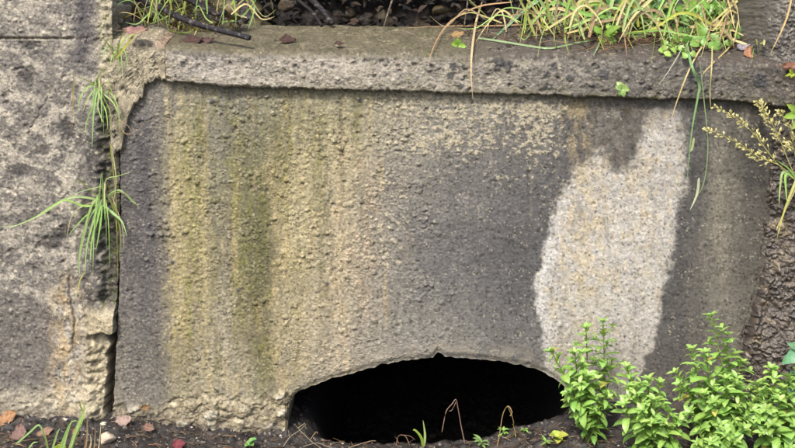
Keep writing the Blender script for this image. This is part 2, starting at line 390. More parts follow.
    pc = mixc(pc, A(138, 131, 118), sst(300, 385, y) * .55); pc = mixc(pc, A(128, 124, 116), sst(.12, .45, fbm(x / 9, y / 40, 4, 661)) * .45)
    c = mixc(c, pc, m)
    dark = np.exp(-((sd + 9) / 10)**2) * sst(1, -3, sd) * sst(560, 660, x) * .45
    c = mixc(c, A(78, 75, 71), dark)
    up_ = sst(548, 566, x + 5 * perlin(x / 6, y / 20, 662)) * sst(690, 672, x) * sst(178, 140, y) * (1 - m); c = mixc(c, A(150, 134, 98), up_ * sst(.05, .5, fbm(x / 9, y / 30, 5, 663, .7) + .35 * np.exp(-((x - 578) / 12)**2) - .05) * .7); c = mixc(c, A(66, 61, 54), up_ * sst(.0, .4, fbm(x / 12, y / 14, 5, 664, .65) + .25 * np.exp(-((x - 622) / 20)**2)) * .6)
    hb = sst(-30, -4, sd) * sst(0, -4, sd) * (x > 555) * (x < 650) * (y < 175)
    c = mixc(c, A(104, 95, 84), hb * .35 * sst(-.2, .4, perlin(x / 8, y / 40, 98)))
    # aggregate speckle
    ag = rg - .5
    GRk = lerp(.52, .50, m)
    # broken footing below the slab, left of the opening
    fy = 396 + 9 * perlin(x / 45, 0 * x, 101) + 4 * perlin(x / 12, y / 12, 102) + 14 * sst(180, 120, x)
    ft = sst(-5, 5, y - fy + 7 * fbm(x / 8, y / 6, 3, 100)) * (x < 300)
    w1, w2, wq = worley(wx / 15, wy / 11, 103)
    d = d - .0016 * m; d = d + ft * (.013 * fbm(x / 14, y / 11, 5, 104, .6) + .014 * cap(w1, .6) * wq - .008 * np.exp(-((y - fy - 2) / 3)**2) * sst(-.1, .4, perlin(x / 18, y / 40, 110)))
    fc = np.ones(x.shape + (3,)) * A(150, 139, 112); fc = mixc(fc, A(186, 178, 152), sst(.0, .5, fbm(x / 12, y / 8, 4, 105)))
    fc = mixc(fc, A(112, 108, 60), sst(.15, .5, fbm(x / 18, y / 10, 3, 106)) * .6); fc = mixc(fc, A(80, 72, 62), sst(.05, .35, fbm(x / 8, y / 6, 4, 107, .65)) * .75); fc = mixc(fc, A(206, 200, 180), ((wq > .72) & (w1 < .4)) * .6)
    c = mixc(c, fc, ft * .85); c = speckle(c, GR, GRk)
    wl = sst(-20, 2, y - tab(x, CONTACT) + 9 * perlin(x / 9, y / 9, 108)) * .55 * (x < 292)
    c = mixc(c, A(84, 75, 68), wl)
    # paler rim of the opening: its lit lip put into the colour
    ay = tab(x, ARCH); rim = sst(26, 4, ay - y) * ((x > 292) & (x < 580)); c = mixc(c, A(150, 142, 124), rim * .5 * sst(-.3, .3, fbm(x / 14, y / 8, 3, 109)))
    d = d - .006 * sst(7, 0, ay - y) * ((x > 289) & (x < 590))
    # two small dark fixings and a few tar spots
    for (ax, ay_, r) in ((212, 101, 2.6), (360, 100, 3.0), (327, 283, 2), (238, 290, 2.2), (172, 262, 2.4)):
        k = np.exp(-(((x - ax) / r)**2 + ((y - ay_) / r)**2)**1.5); c = mixc(c, A(66, 68, 74), k * .9); d = d + .003 * k
    # shadow of the coping lip, tinted into the colour right under it
    cb = tab(x, COPB); lip_sh = np.exp(-np.clip(y - cb, 0, 99) / 5) * (y > cb - 20); c = mixc(c, A(92, 84, 58), lip_sh * .45)
    return c, d

COPB = [(108, 152), (123, 150), (125.5, 134), (128, 125), (129, 117), (136, 105), (144, 97), (145.5, 86), (151, 80.5), (166, 80), (168, 81), (200, 83.5), (250, 86.5), (330, 89.5), (400, 91), (470, 93), (540, 95), (600, 97), (700, 99.5), (735, 101), (760, 104), (800, 110)]
fc_, fd_ = facing_fields(PX, PY)
V = Wp(PX, PY, fd_)
# turn both side edges and the lower edge back into the wall so that the slab has thickness
def thick(V, c, depth, sides=('l', 'b'), rough=.006):
    def side(Ve, ce):
        n = max(6, int(depth / .004)); t = (np.arange(1, n + 1) / n)[:, None]; m = len(Ve)
        yy = np.arange(m)[None, :] * .8; zz = t * depth * 400
        g = grain(yy + 0 * zz, zz + 0 * yy, 1500)
        k = np.minimum(t * 8, 1)
        off = (rough * (fbm(yy / 12 + 0 * zz, zz / 12 + 0 * yy, 4, 1501)) + .0016 * g[0]) * k
        Vs = Ve[None] - (t * depth)[..., None] * NRM + off[..., None] * RGT
        cs = speckle(np.repeat(ce[None], n, 0) * lerp(1, .8, k)[..., None], g, .4)
        return Vs.transpose(1, 0, 2), cs.transpose(1, 0, 2)
    if 'l' in sides:
        a, q = side(V[:, 0], c[:, 0]); V = np.concatenate([a[:, ::-1], V], 1); c = np.concatenate([q[:, ::-1], c], 1)
    if 'b' in sides:
        V = np.concatenate([V, V[-1:] - .012 * NRM, V[-1:] - .05 * NRM, V[-1:] - .11 * NRM, V[-1:] - depth * NRM], 0); c = np.concatenate([c] + [c[-1:]] * 4, 0)
    if 'r' in sides:
        a, q = side(V[:, -1], c[:, -1]); V = np.concatenate([V, a], 1); c = np.concatenate([c, q], 1)
    return V, c
V, fc_ = thick(V, fc_, .16)
mesh_np('facing', V, gridF(V.shape[0], V.shape[1]), M_CONC, headwall, fc_)

# culvert barrel behind the opening: arched pipe running back into the bank
ax_ = np.concatenate([[282, 283, 284], np.linspace(286, 592, 70), [594, 595, 596]])
ay_ = np.concatenate([[680, 500, 430], np.interp(np.linspace(286, 592, 70), [286, 300, 345, 400, 440, 490, 540, 575, 592], [408, 384, 368, 355, 350, 353, 365, 390, 410]), [430, 500, 680]])
deps = np.concatenate([np.linspace(-.10, -.6, 30), np.linspace(-.65, -3.2, 24)])
bp_ = Wp(ax_, ay_, 0 * ax_)
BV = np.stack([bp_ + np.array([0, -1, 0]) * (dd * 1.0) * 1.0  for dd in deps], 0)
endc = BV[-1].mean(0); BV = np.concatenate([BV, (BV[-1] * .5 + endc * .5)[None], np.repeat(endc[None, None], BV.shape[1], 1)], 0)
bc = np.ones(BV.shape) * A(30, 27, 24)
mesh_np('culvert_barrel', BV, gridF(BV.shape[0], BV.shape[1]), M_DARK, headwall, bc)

# ------------------------------------------------------------------ coping with its sloping top, and the mortar at its left end
COPT = [(108, 40), (125, 37), (140, 38), (168, 44), (200, 47), (260, 50), (330, 50), (420, 51.5), (480, 53), (600, 52), (680, 56), (740, 60), (800, 63)]
def coping(name, x0, x1, colf, mat, amp, dep, step=.8):
    xs = np.arange(x0, x1, step); n = len(xs)
    tb = tab(xs, COPT) + 1.0 * perlin(xs / 26, xs * 0, 121); bb = tab(xs, COPB) + .8 * perlin(xs / 13, xs * 0, 122) + .9 * perlin(xs / 4, xs * 0, 123) + (4.5 * perlin(xs / 6, xs * 0, 124) + 3 * perlin(xs / 2.5, xs * 0, 125)) * (xs < 164)
    rowsV = []; rowsN = []; arc = []
    Fb = Wp(xs, bb, 0 * xs); Ft = Wp(xs, tb, 0 * xs)
    back = np.array([0, math.cos(R(5)), math.sin(R(5))]); topn = np.array([0, -math.sin(R(5)), math.cos(R(5))])
    hgt = np.linalg.norm(Ft - Fb, axis=1); a = 0.0
    def row(p, nrm, s): rowsV.append(p); rowsN.append(np.broadcast_to(nrm, p.shape)); arc.append(s)
    for k in range(8):                                                  # underside
        row(Fb + (-.07 + (dep + .066) * k / 8) * NRM, -TUP, -.03 + .03 * k / 8)
    for k in range(4):
        t = (k + 1) / 4; nn = -TUP * (1 - t) + NRM * t; row(Fb + (dep - .004 + .004 * t) * NRM + .004 * t * TUP, nn / np.linalg.norm(nn), .004 * t)
    nf = int(np.max(hgt) / .002)
    for k in range(nf):
        t = (k + 1) / nf; row(Fb + dep * NRM + (.004 + (hgt - .004 - .022) * t)[:, None] * TUP, NRM, None)
    corner = Fb + dep * NRM + (hgt - .022)[:, None] * TUP
    for k in range(9):
        t = (k + 1) / 9 * math.pi / 2; r = .022
        nn = NRM * math.cos(t) + topn * math.sin(t)
        row(corner - r * NRM + r * nn, nn, None)
    last = rowsV[-1]
    nb = 105
    for k in range(nb): row(last + back * (.0024 * (k + 1)), topn, None)
    row(rowsV[-1] + np.array([0, .01, -.03]), topn, None); row(rowsV[-1] + np.array([0, .01, -.15]), topn, None)
    Vv = np.stack(rowsV, 0); Nn = np.stack(rowsN, 0)
    seg = np.linalg.norm(np.diff(Vv, axis=0), axis=2); s = np.concatenate([np.zeros((1, n)), np.cumsum(seg, 0)], 0) * 400
    s = s - s[12:13]                                                        # ~ pixels above the lower lip
    Xg = np.broadcast_to(xs, Vv.shape[:2]); Sg = s
    topf = sst(.3, .9, np.clip((Nn @ topn), 0, 1))
    c, d = colf(Xg, Sg, topf)
    inner = np.ones(len(rowsV)); inner[:6] = .3; inner[-2:] = 0
    Vv = Vv + (amp * d * inner[:, None])[..., None] * Nn
    # end caps
    Vv = np.concatenate([Vv[:, :1] + np.array([.006, .0, 0]) - .05 * NRM, Vv, Vv[:, -1:] - .05 * NRM], 1); c = np.concatenate([c[:, :1], c, c[:, -1:]], 1)
    return mesh_np(name, Vv, gridF(Vv.shape[0], Vv.shape[1], True), mat, headwall, c)

def cop_relief(x, s):
    wx = x + 3 * perlin(x / 8, s / 7, 131); ws = s + 2.5 * perlin(x / 8, s / 7, 132)
    f1, f2, r = worley(wx / 7, ws / 5.5, 133); g1, g2, rg = worley(x / 3.6, s / 3.2, 134)
    GR = grain(x, s, 800)
    d = .0018 * GR[0] + .009 * fbm(x / 40, s / 30, 5, 136)
    p1, _, rp = worley(x / 12, s / 9, 138); pit = sst(.28, .10, p1) * (rp > .8); d = d - .004 * pit
    return d, r, GR, g1, pit
def cop_col(x, s, top):
    d, r, rg, g1, pit = cop_relief(x, s)
    xs_ = [165, 200, 260, 330, 420, 480, 540, 590, 640, 700, 740, 780]
    cs_ = np.array([lin(q) * EXPK for q in np.array([(158,150,132),(164,157,146),(162,155,140),(165,157,142),(152,145,130),(146,139,124),(134,128,116),(118,113,103),(108,103,95),(106,101,92),(96,90,82),(90,83,74)]) * .96])
    xw = x + 14 * perlin(x / 30, s / 20, 141)
    c = np.stack([np.interp(xw, xs_, cs_[:, k]) for k in range(3)], -1)
    c = mixc(c, A(108, 104, 98), sst(.08, .5, fbm(x / 17, s / 12, 4, 142)) * .65)
    c = mixc(c, A(186, 178, 158), sst(.12, .5, fbm(x / 11, s / 8, 4, 143)) * .55 * (1 - .6 * sst(520, 620, x)))
    c = mixc(c, A(70, 68, 64), sst(.14, .36, fbm(x / 6, s / 5, 5, 170, .65) + .25 * fbm(x / 40, s / 30, 2, 171) + .10 * sst(480, 600, x)) * .75); c = mixc(c, A(104, 100, 58), sst(.15, .5, fbm(x / 13, s / 9, 4, 172)) * .45)
    c = mixc(c, A(84, 81, 80), sst(.12, .45, fbm(x / 20, s / 16, 3, 144)) * .8 * sst(14, 40, s))
    c = mixc(c, A(160, 120, 112), np.exp(-((x - 328) / 20)**2 - ((s - 45) / 9)**2) * .7 * sst(-.2, .4, fbm(x / 6, s / 5, 3, 145)))
    c = mixc(c, A(78, 74, 80), np.exp(-((x - 273) / 9)**2 - ((s - 44) / 8)**2) * .7)
    c = mixc(c, A(80, 72, 78), np.exp(-((x - 205) / 13)**2 - ((s - 40) / 12)**2) * .75)
    # black crust lichen
    for (ax, as_, rr_) in ((497, 31, 6), (505, 25, 5), (496, 23, 4), (508, 28, 3), (452, 23, 4), (450, 15, 4), (462, 25, 2), (551, 26, 4.2), (545, 18, 3.2), (567, 16, 4.2), (546, 7, 4), (460, 4, 3.5), (600, 20, 6), (690, 22, 9), (755, 20, 8), (186, 16, 3), (232, 30, 3), (520, 6, 3)):
        q = np.hypot(x - ax, (s - as_) * 1.1) + 1.5 * perlin(x / 4, s / 4, 146); k = sst(rr_ + .8, rr_ - 1.2, q); c = mixc(c, A(62, 62, 62), k * .85); d = d + .0012 * k
    c = mixc(c, A(80, 74, 66), pit * .5)
    c = speckle(c, rg, .40)
    tc_ = np.ones(x.shape + (3,)) * A(94, 87, 64)
    tc_ = mixc(tc_, A(78, 74, 48), sst(-.1, .5, fbm(x / 26, s / 40, 3, 148))); tc_ = mixc(tc_, A(122, 113, 86), sst(.15, .5, fbm(x / 10, s / 22, 4, 149)) * .6)
    tc_ = mixc(tc_, A(76, 68, 62), sst(430, 520, x) * .9); tc_ = mixc(tc_, A(116, 107, 98), sst(.1, .5, fbm(x / 12, s / 18, 3, 150)) * sst(430, 520, x) * .6)
    tc_ = mixc(tc_, A(58, 55, 40), sst(.05, .4, fbm(x / 9, s / 14, 5, 175, .65)) * .65); tc_ = mixc(tc_, A(150, 141, 118), sst(.2, .5, fbm(x / 15, s / 9, 4, 176, .6)) * .5); tc_ = speckle(tc_, rg, .38)
    c = mixc(c, tc_, top * .92)
    d = d * (1 - .45 * top)
    lip = np.exp(-np.clip(s + 2, 0, 99) / 4.5); c = mixc(c, A(82, 78, 36), lip * .65 * sst(-.4, .3, fbm(x / 15, s / 6, 3, 174)))
    return c, d
coping('coping', 169.0, 790, cop_col, M_CONC, 1.0, .024)
def mort_col(x, s, top):
    s = s - tab(x, COPB) + 200; d, r, rg, g1, pit = cop_relief(x + 900, s)
    c = np.ones(x.shape + (3,)) * A(160, 150, 126)
    c = mixc(c, A(122, 114, 100), sst(0, .5, fbm(x / 14, s / 12, 4, 161)) * .8); c = mixc(c, A(198, 186, 152), sst(.1, .5, fbm(x / 8, s / 8, 4, 162)) * .6)
    c = mixc(c, A(106, 100, 56), sst(.1, .5, fbm(x / 15, s / 18, 3, 163)) * .5 * sst(150, 125, x)); c = mixc(c, A(96, 88, 76), pit * .6)
    c = mixc(c, A(130, 84, 66), top * sst(150, 165, x) * .4)
    c = speckle(c, rg, .46)
    return c, d * 1.4
coping('mortar_patch', 113.0, 167.6, mort_col, M_WALL, 1.0, .015)

# ------------------------------------------------------------------ left wall
lx = axis(-760, -6, 130, 131, .85, 10); lx = lx[lx <= 130.5]; ly = axis(-420, -6, 440, 520, .85, 10)
LX, LY = np.meshgrid(lx, ly)
t = np.clip((LX - 60) / 70.0, 0, 1); LX = LX + t * (tab(LY, JX) - 1.0 + .9 * perlin(LY / 8, LY * 0, 6) - 130.5)
def left_fields(x, y):
    wx = x + 4 * perlin(x / 10, y / 9, 201); wy = y + 3 * perlin(x / 9, y / 8, 202)
    f1, f2, r = worley(wx / 8, wy / 6, 203); g1, g2, rg = worley(x / 3.8, y / 3.3, 204)
    big = fbm(x / 55, y / 45, 4, 205)
    GR = grain(x, y, 900)
    d = .012 + .0017 * GR[0] + .006 * big + .0016 * fbm(x / 12, y / 10, 5, 207, .65)
    p1, _, rp = worley(wx / 13, wy / 10, 208); pit = sst(.32, .10, p1) * (rp > .93); d = d - .004 * pit
    c = np.ones(x.shape + (3,)) * A(160, 153, 138)
    c = mixc(c, A(188, 180, 158), sst(0, .5, fbm(x / 24, y / 18, 4, 211)) * .6)
    gz = .30 * sst(330, 300, np.abs(y - 640)) * sst(70, 30, x)
    blot = fbm(x / 20, y / 15, 5, 212, .6) + .25 * fbm(x / 60, y / 60, 2, 213) + .25 * sst(285, 320, y) * sst(62, 45, x) + .12 * sst(250, 150, x + y * .4)
    c = mixc(c, A(104, 100, 94), sst(-.04, .2, blot) * .80); c = mixc(c, A(64, 61, 57), sst(-.1, .3, fbm(x / 12, y / 16, 5, 242, .65) + .6 * np.exp(-((x - 98) / 16)**2) - .35) * sst(60, 88, x) * sst(100, 150, y) * sst(330, 300, y) * .85); c = mixc(c, A(80, 76, 72), sst(.12, .3, fbm(x / 6, y / 5, 4, 240, .65) + .35 * blot) * .7); c = mixc(c, A(200, 190, 164), sst(.16, .4, fbm(x / 7, y / 5, 4, 241, .65)) * .6)
    c = mixc(c, A(102, 97, 91), sst(288, 315, y + 8 * perlin(x / 12, y / 12, 214)) * sst(66, 44, x + 8 * perlin(x / 9, y / 30, 215)) * sst(404, 388, y + 4 * perlin(x / 10, 0 * y, 216)) * .85)
    c = mixc(c, A(176, 150, 104), np.exp(-((x - 68) / 16)**2) * sst(260, 300, y) * .6 * sst(-.3, .3, fbm(x / 10, y / 20, 3, 217)))
    # dark weathered run down the upper part and round patches
    k = np.exp(-((x - 84 - 5 * perlin(y / 22, y * 0, 218)) / 12)**2) * sst(86, 58, y + 8 * perlin(x / 7, y / 9, 219)); c = mixc(c, A(76, 72, 73), k * .9)
    for (ax, ay, rx, ry) in ((70, 128, 9, 13), (52, 243, 15, 9), (64, 232, 13, 8), (45, 150, 10, 6), (20, 170, 12, 8), (28, 76, 10, 12), (32, 45, 12, 6), (90, 210, 8, 22)):
        q = np.hypot((x - ax) / rx, (y - ay) / ry) + .55 * fbm(x / 8, y / 6, 4, 220); k = sst(1.1, .5, q); c = mixc(c, A(66, 62, 59), k * .85); d = d - .003 * k
    # dark joint with moss, pale broken chunk, and the step below it
    jd = sst(97, 108, x + 6 * perlin(y / 14, y * 0, 221) + 3 * perlin(x / 5, y / 5, 222)) * sst(84, 108, y) * sst(316, 296, y + 5 * perlin(x / 6, y * 0, 223))
    d = d - .020 * jd + jd * .012 * fbm(x / 7, y / 8, 4, 224)
    c = mixc(c, A(60, 56, 50), jd * .85); c = mixc(c, A(78, 86, 38), jd * sst(.0, .25, fbm(x / 6, y / 8, 5, 225, .7)) * .9); c = mixc(c, A(150, 140, 112), jd * sst(.2, .4, fbm(x / 5, y / 5, 4, 243, .7)) * .7)
    up = sst(94, 106, x) * sst(100, 84, y); c = mixc(c, A(184, 174, 142), up * .5); c = mixc(c, A(120, 118, 58), up * sst(.05, .5, fbm(x / 9, y / 12, 3, 226)) * .6); d = d + up * .010 * fbm(x / 9, y / 9, 4, 227)
    lo = sst(300, 318, y) * sst(78, 96, x); c = mixc(c, A(184, 170, 132), lo * .6)
    st = sst(-1.5, 1.5, y - 332 - 4 * perlin(x / 9, y * 0, 228)) * sst(84, 104, x + 5 * perlin(y / 9, 0 * y, 229) + 4 * perlin(x / 5, y / 5, 239))
    d = d + .016 * lo * (1 - st) - .012 * st * sst(420, 350, y) + st * .010 * fbm(x / 9, y / 8, 5, 230, .7)
    sl = st * sst(106, 109, x + 4 * perlin(y / 10, y * 0, 231) - .05 * (380 - y)); d = d - .055 * sl; c = mixc(c, A(70, 62, 54), sl * .8)
    fo = sst(376, 402, y + 5 * perlin(x / 11, y * 0, 232)) * sst(108, 96, x); d = d + .008 * fo + fo * .008 * fbm(x / 9, y / 7, 4, 233); c = mixc(c, A(188, 178, 150), fo * .45)
    # thin rust-dark crack, and the lift joint
    cr = np.exp(-((x - 73 - 2.5 * np.sin(y / 16) - 2 * perlin(y / 9, y * 0, 234)) / 1.0)**2) * sst(270, 278, y) * sst(352, 340, y); d = d - .005 * cr; c = mixc(c, A(74, 60, 46), cr * .7)
    lj = np.exp(-((y - 38.5 - .8 * perlin(x / 18, 0 * x, 235)) / 1.1)**2) * sst(80, 70, x); d = d - .007 * lj; c = mixc(c, A(92, 84, 56), lj * .6)
    c2 = np.exp(-((x - 48 + (y - 100) * .55 - 3 * perlin(y / 7, y * 0, 236)) / .9)**2) * sst(88, 96, y) * sst(140, 126, y); d = d - .004 * c2
    c = mixc(c, A(84, 76, 68), pit * .5)
    c = speckle(c, GR, .50)
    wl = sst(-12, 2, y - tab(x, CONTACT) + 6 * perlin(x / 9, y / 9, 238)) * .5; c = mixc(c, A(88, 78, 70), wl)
    return c, d
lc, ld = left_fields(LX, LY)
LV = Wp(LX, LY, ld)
LV, lc = thick(LV, lc, .30, ('r',), .02)
LV = np.concatenate([LV[:1] - .35 * NRM, LV], 0); lc = np.concatenate([lc[:1], lc], 0)
lw = mesh_np('retaining_wall', LV, gridF(LV.shape[0], LV.shape[1]), M_WALL, None, lc, origin=Wp(60., 430., 0.))
tag(lw, 'pale blotchy rough concrete wall left of the open vertical joint, with a thin horizontal seam', 'concrete wall')

# ------------------------------------------------------------------ right stone wall
RXL = [(-420, 764), (0, 760), (50, 752), (80, 757), (100, 768), (115, 776), (160, 772), (200, 768), (240, 763), (280, 757), (310, 749), (340, 741), (370, 737), (400, 733), (520, 728)]
rx = axis(729, 730, 812, 1560, .8, 10); ry = axis(-420, -6, 445, 520, .8, 10)
RX, RY = np.meshgrid(rx, ry)
t = 1 - np.clip((RX - 730) / 70, 0, 1); RX = RX + t * (tab(RY, RXL) + 1.8 * perlin(RY / 12, RY * 0, 9) + 1.0 * perlin(RY / 4, RY * 0, 10) - 730)
def rock_fields(x, y):
    ed = x - tab(y, RXL)
    wx = x + 5 * perlin(x / 12, y / 10, 301); wy = y + 4 * perlin(x / 11, y / 8, 302) + .25 * x
    f1, f2, r = worley(wx / 11, wy / 6.5, 303); g1, g2, rg = worley(wx / 5, wy / 3.6, 304)
    lowm = sst(95, 150, y)
    GR = grain(x, y, 1000)
    d = .004 + .020 * sst(0, 40, ed) * lowm + (.006 * cap(f1, .62) * r + .007 * cap(g1, .55) * sst(.2, .9, rg)) * lerp(.25, 1, lowm) + .0042 * GR[0] + .024 * fbm(x / 50, y / 45, 5, 306) + .0045 * fbm(x / 6, y / 4, 4, 307, .65)
    d = d + .012 * np.exp(-((ed - 7) / 5)**2) * sst(255, 290, y) - .018 * np.exp(-((ed - 1.5) / 3)**2) * sst(150, 300, y)
    d = d - .30 * (1 - np.sqrt(np.clip(1 - np.clip(1 - ed / 34, 0, 1)**2, 0, 1))) * sst(72, 52, y + 6 * perlin(x / 8, y / 8, 317))
    c = np.ones(x.shape + (3,)) * A(82, 75, 67)
    c = mixc(c, A(146, 130, 108), sst(.05, .5, fbm(x / 14, y / 9, 4, 311)) * .6); c = mixc(c, A(72, 62, 56), sst(.05, .45, fbm(x / 12, y / 10, 4, 312)) * .7)
    c = mixc(c, A(136, 118, 80), sst(.1, .5, fbm(x / 22, y / 18, 3, 313)) * .45)
    gray = np.ones(x.shape + (3,)) * A(98, 93, 85); gray = mixc(gray, A(66, 62, 58), sst(.0, .4, fbm(x / 14, y / 12, 4, 314)) * .7)
    c = lerp(gray, c, sst(70, 125, y + 14 * perlin(x / 15, y / 15, 315))[..., None])
    c = mixc(c, A(54, 47, 42), np.exp(-((ed - 2) / 4)**2) * .6 * sst(200, 260, y))
    c = c * (1 + .3 * (rg - .5))[..., None]; c = speckle(c, GR, .36)
    return c, d
rc_, rd_ = rock_fields(RX, RY)
RV = Wp(RX, RY, rd_)
RV, rc_ = thick(RV, rc_, .32, ('l',), .025)
RV = np.concatenate([RV[:1] - .35 * NRM, RV], 0); rc_ = np.concatenate([rc_[:1], rc_], 0)
rw = mesh_np('stone_wall', RV, gridF(RV.shape[0], RV.shape[1]), M_ROCK, None, rc_, origin=Wp(790., 420., 0.))
tag(rw, 'wet brown knobbly stone wall with glossy ridges right of the smooth headwall', 'stone wall')

# ------------------------------------------------------------------ earth bank behind the ledge
bx = axis(-900, 90, 815, 1700, 1.6, 22)
prof_h = [(-.10, -.20), (-.01, -.03), (.03, .004), (.10, .02), (.20, .03), (.30, .06), (.37, .12)]     # (back from ledge edge, up): the hollow floor
n_s = 90
def bank_profile(hol):
    """hol 0..1 : plain sloping bank -> undercut hollow with an unseen overhang added for shade"""
    A0 = np.array([(-.02, -.16), (.0, -.03), (.02, .0), (.05, .03), (.08, .07), (.12, .13), (.18, .20), (.30, .33), (.6, .55), (1.4, .85), (4.5, 1.6), (12, 3.0)])
    A1 = np.array([(-.02, -.16), (.0, -.03), (.05, -.02), (.16, .0), (.26, .03), (.31, .09), (.27, .15), (.10, .150), (.08, .25), (.6, .52), (1.4, .85), (12, 3.0)])  # overhang out of view, shaped to cast shade into the hollow
    q = A0 * (1 - hol) + A1 * hol
    s = np.linspace(0, len(q) - 1, n_s); s = (s / s[-1])**1.0 * (len(q) - 1)
    return np.stack([np.interp(s, range(len(q)), q[:, 0]), np.interp(s, range(len(q)), q[:, 1])], -1)
hol = sst(236, 262, bx + 0) * (1 - sst(540, 600, bx))
BK = np.zeros((n_s, len(bx), 3))
tbx = tab(bx, COPT); e0 = Wp(bx, tbx, 0 * bx + .002) + np.array([0, math.cos(R(5)), math.sin(R(5))]) * (.252)
e0 = e0 + .012 * np.stack([0 * bx, perlin(bx / 18, bx * 0, 401), 0 * bx], -1)
for j in range(len(bx)):
    q = bank_profile(hol[j]); BK[:, j, 0] = e0[j, 0] * (1 + .0 * q[:, 0]); BK[:, j, 1] = e0[j, 1] + q[:, 0]; BK[:, j, 2] = e0[j, 2] + q[:, 1]
dx_ = np.gradient(BK, axis=1); ds_ = np.gradient(BK, axis=0); bn = np.cross(dx_, ds_); bn /= np.linalg.norm(bn, axis=-1, keepdims=True) + 1e-9
ss = np.concatenate([[0], np.cumsum(np.linalg.norm(np.diff(BK[:, 0], axis=0), axis=1))])[:, None] + 0 * bx[None, :]; xx = BK[..., 0]
w1, w2, wq = worley(xx * 26 + perlin(xx * 15, ss * 15, 402), ss * 26, 403); w3, _, wq3 = worley(xx * 60, ss * 60, 404)
bd = (.032 * np.clip(.65 - w1, 0, 1) * (.3 + wq) + .012 * np.clip(.6 - w3, 0, 1) + .02 * fbm(xx * 7, ss * 7, 4, 405)) * sst(.12, .22, ss)
BK = BK + bd[..., None] * bn
bcol = np.ones(BK.shape) * A(34, 29, 25); bcol = mixc(bcol, A(30, 26, 24), sst(-.2, .25, fbm(xx * 12, ss * 12, 4, 406))); bcol = mixc(bcol, A(90, 80, 62), (wq > .88) * .5)
bcol = mixc(bcol, A(96, 92, 48), sst(.0, .4, fbm(xx * 10, ss * 10, 4, 407)) * (1 - hol)[None, :] * .8)
bcol = mixc(bcol, A(132, 118, 88), sst(.0, .4, fbm(xx * 14, ss * 14, 4, 408)) * (1 - sst(236, 256, bx))[None, :] * .7)
bank = mesh_np('earth_bank', BK, gridF(n_s, len(bx), True), M_SOIL, None, bcol)
tag(bank, 'dark earth bank rising behind the ledge', 'earth bank', kind='structure')

# ------------------------------------------------------------------ plant helpers
def V3(a): return np.asarray(a, float)
def unit(a): a = V3(a); return a / (np.linalg.norm(a) + 1e-12)
VUP = np.array([0, 0, 1.0])

def leaf(mb, base, d, up, L, w, c, droop=.3, fold=.25, n=6, tip=1.0, petiole=.08, blunt=.72):
    """a lanceolate leaf folded along its midrib, bending down to its tip"""
    d = unit(d); side = np.cross(d, up)
    if np.linalg.norm(side) < 1e-3: side = np.array([1., 0, 0])
    side = unit(side); nu = unit(np.cross(side, d)); b = V3(base); vs = []
    tw = random.uniform(-.25, .25)
    for i in range(n + 1):
        t = i / n; a = droop * t
        p = b + L * t * (d * math.cos(a) - nu * math.sin(a) * .9)
        if t < petiole: ww = .07
        else:
            q = (t - petiole) / (1 - petiole); ww = (math.sin(math.pi * q**.85) ** blunt) * tip + .02
        ww = max(ww, .02) * w / 2; s2 = side * math.cos(tw * t) + nu * math.sin(tw * t)
        rib = 1
        wob = 1 + random.uniform(-.08, .08)
        vs += [p - s2 * ww * wob + nu * ww * fold * 2, p, p + s2 * ww / wob + nu * ww * fold * 2]
    fs = []
    for i in range(n):
        k = i * 3; fs += [(k, k + 1, k + 4, k + 3), (k + 1, k + 2, k + 5, k + 4)]
    b0 = len(mb.C); mb.add(vs, fs, c)
    for i in range(n + 1): mb.C[b0 + i * 3 + 1] = tuple(min(.9, v * 1.28) for v in mb.C[b0 + i * 3 + 1])

def smooth_path(pts, n):
    pts = [V3(p) for p in pts]
    if len(pts) < 3:
        return [pts[0] + (pts[-1] - pts[0]) * i / n for i in range(n + 1)]
    out = []; m = len(pts) - 1
    for i in range(n + 1):
        u = i / n * m; k = min(int(u), m - 1); t = u - k
        p0 = pts[max(k - 1, 0)]; p1 = pts[k]; p2 = pts[k + 1]; p3 = pts[min(k + 2, m)]
        out.append(.5 * ((2 * p1) + (-p0 + p2) * t + (2 * p0 - 5 * p1 + 4 * p2 - p3) * t * t + (-p0 + 3 * p1 - 3 * p2 + p3) * t**3))
    return out

def blade(mb, pts, w, c, n=14, taper=.75, base=.6, face=None):
    """a grass blade: narrow ribbon with a V section along a smooth path"""
    q = smooth_path(pts, n); vs = []
    for i, p in enumerate(q):
        t = i / n; tg = unit(q[min(i + 1, n)] - q[max(i - 1, 0)])
        f = unit(CAM - p) if face is None else unit(face)
        f = unit(f + .35 * VUP)
        s = np.cross(tg, f); 
        s = unit(s) if np.linalg.norm(s) > 1e-4 else RGT
        nn = unit(np.cross(s, tg))
        ww = w / 2 * min(base + t * 3, 1) * (1 - max(0, (t - (1 - taper)) / taper)**1.6 * .94)
        vs += [p - s * ww, p - nn * ww * .35, p + s * ww]
    fs = []
    for i in range(n):
        k = i * 3; fs += [(k, k + 1, k + 4, k + 3), (k + 1, k + 2, k + 5, k + 4)]
    mb.add(vs, fs, c)

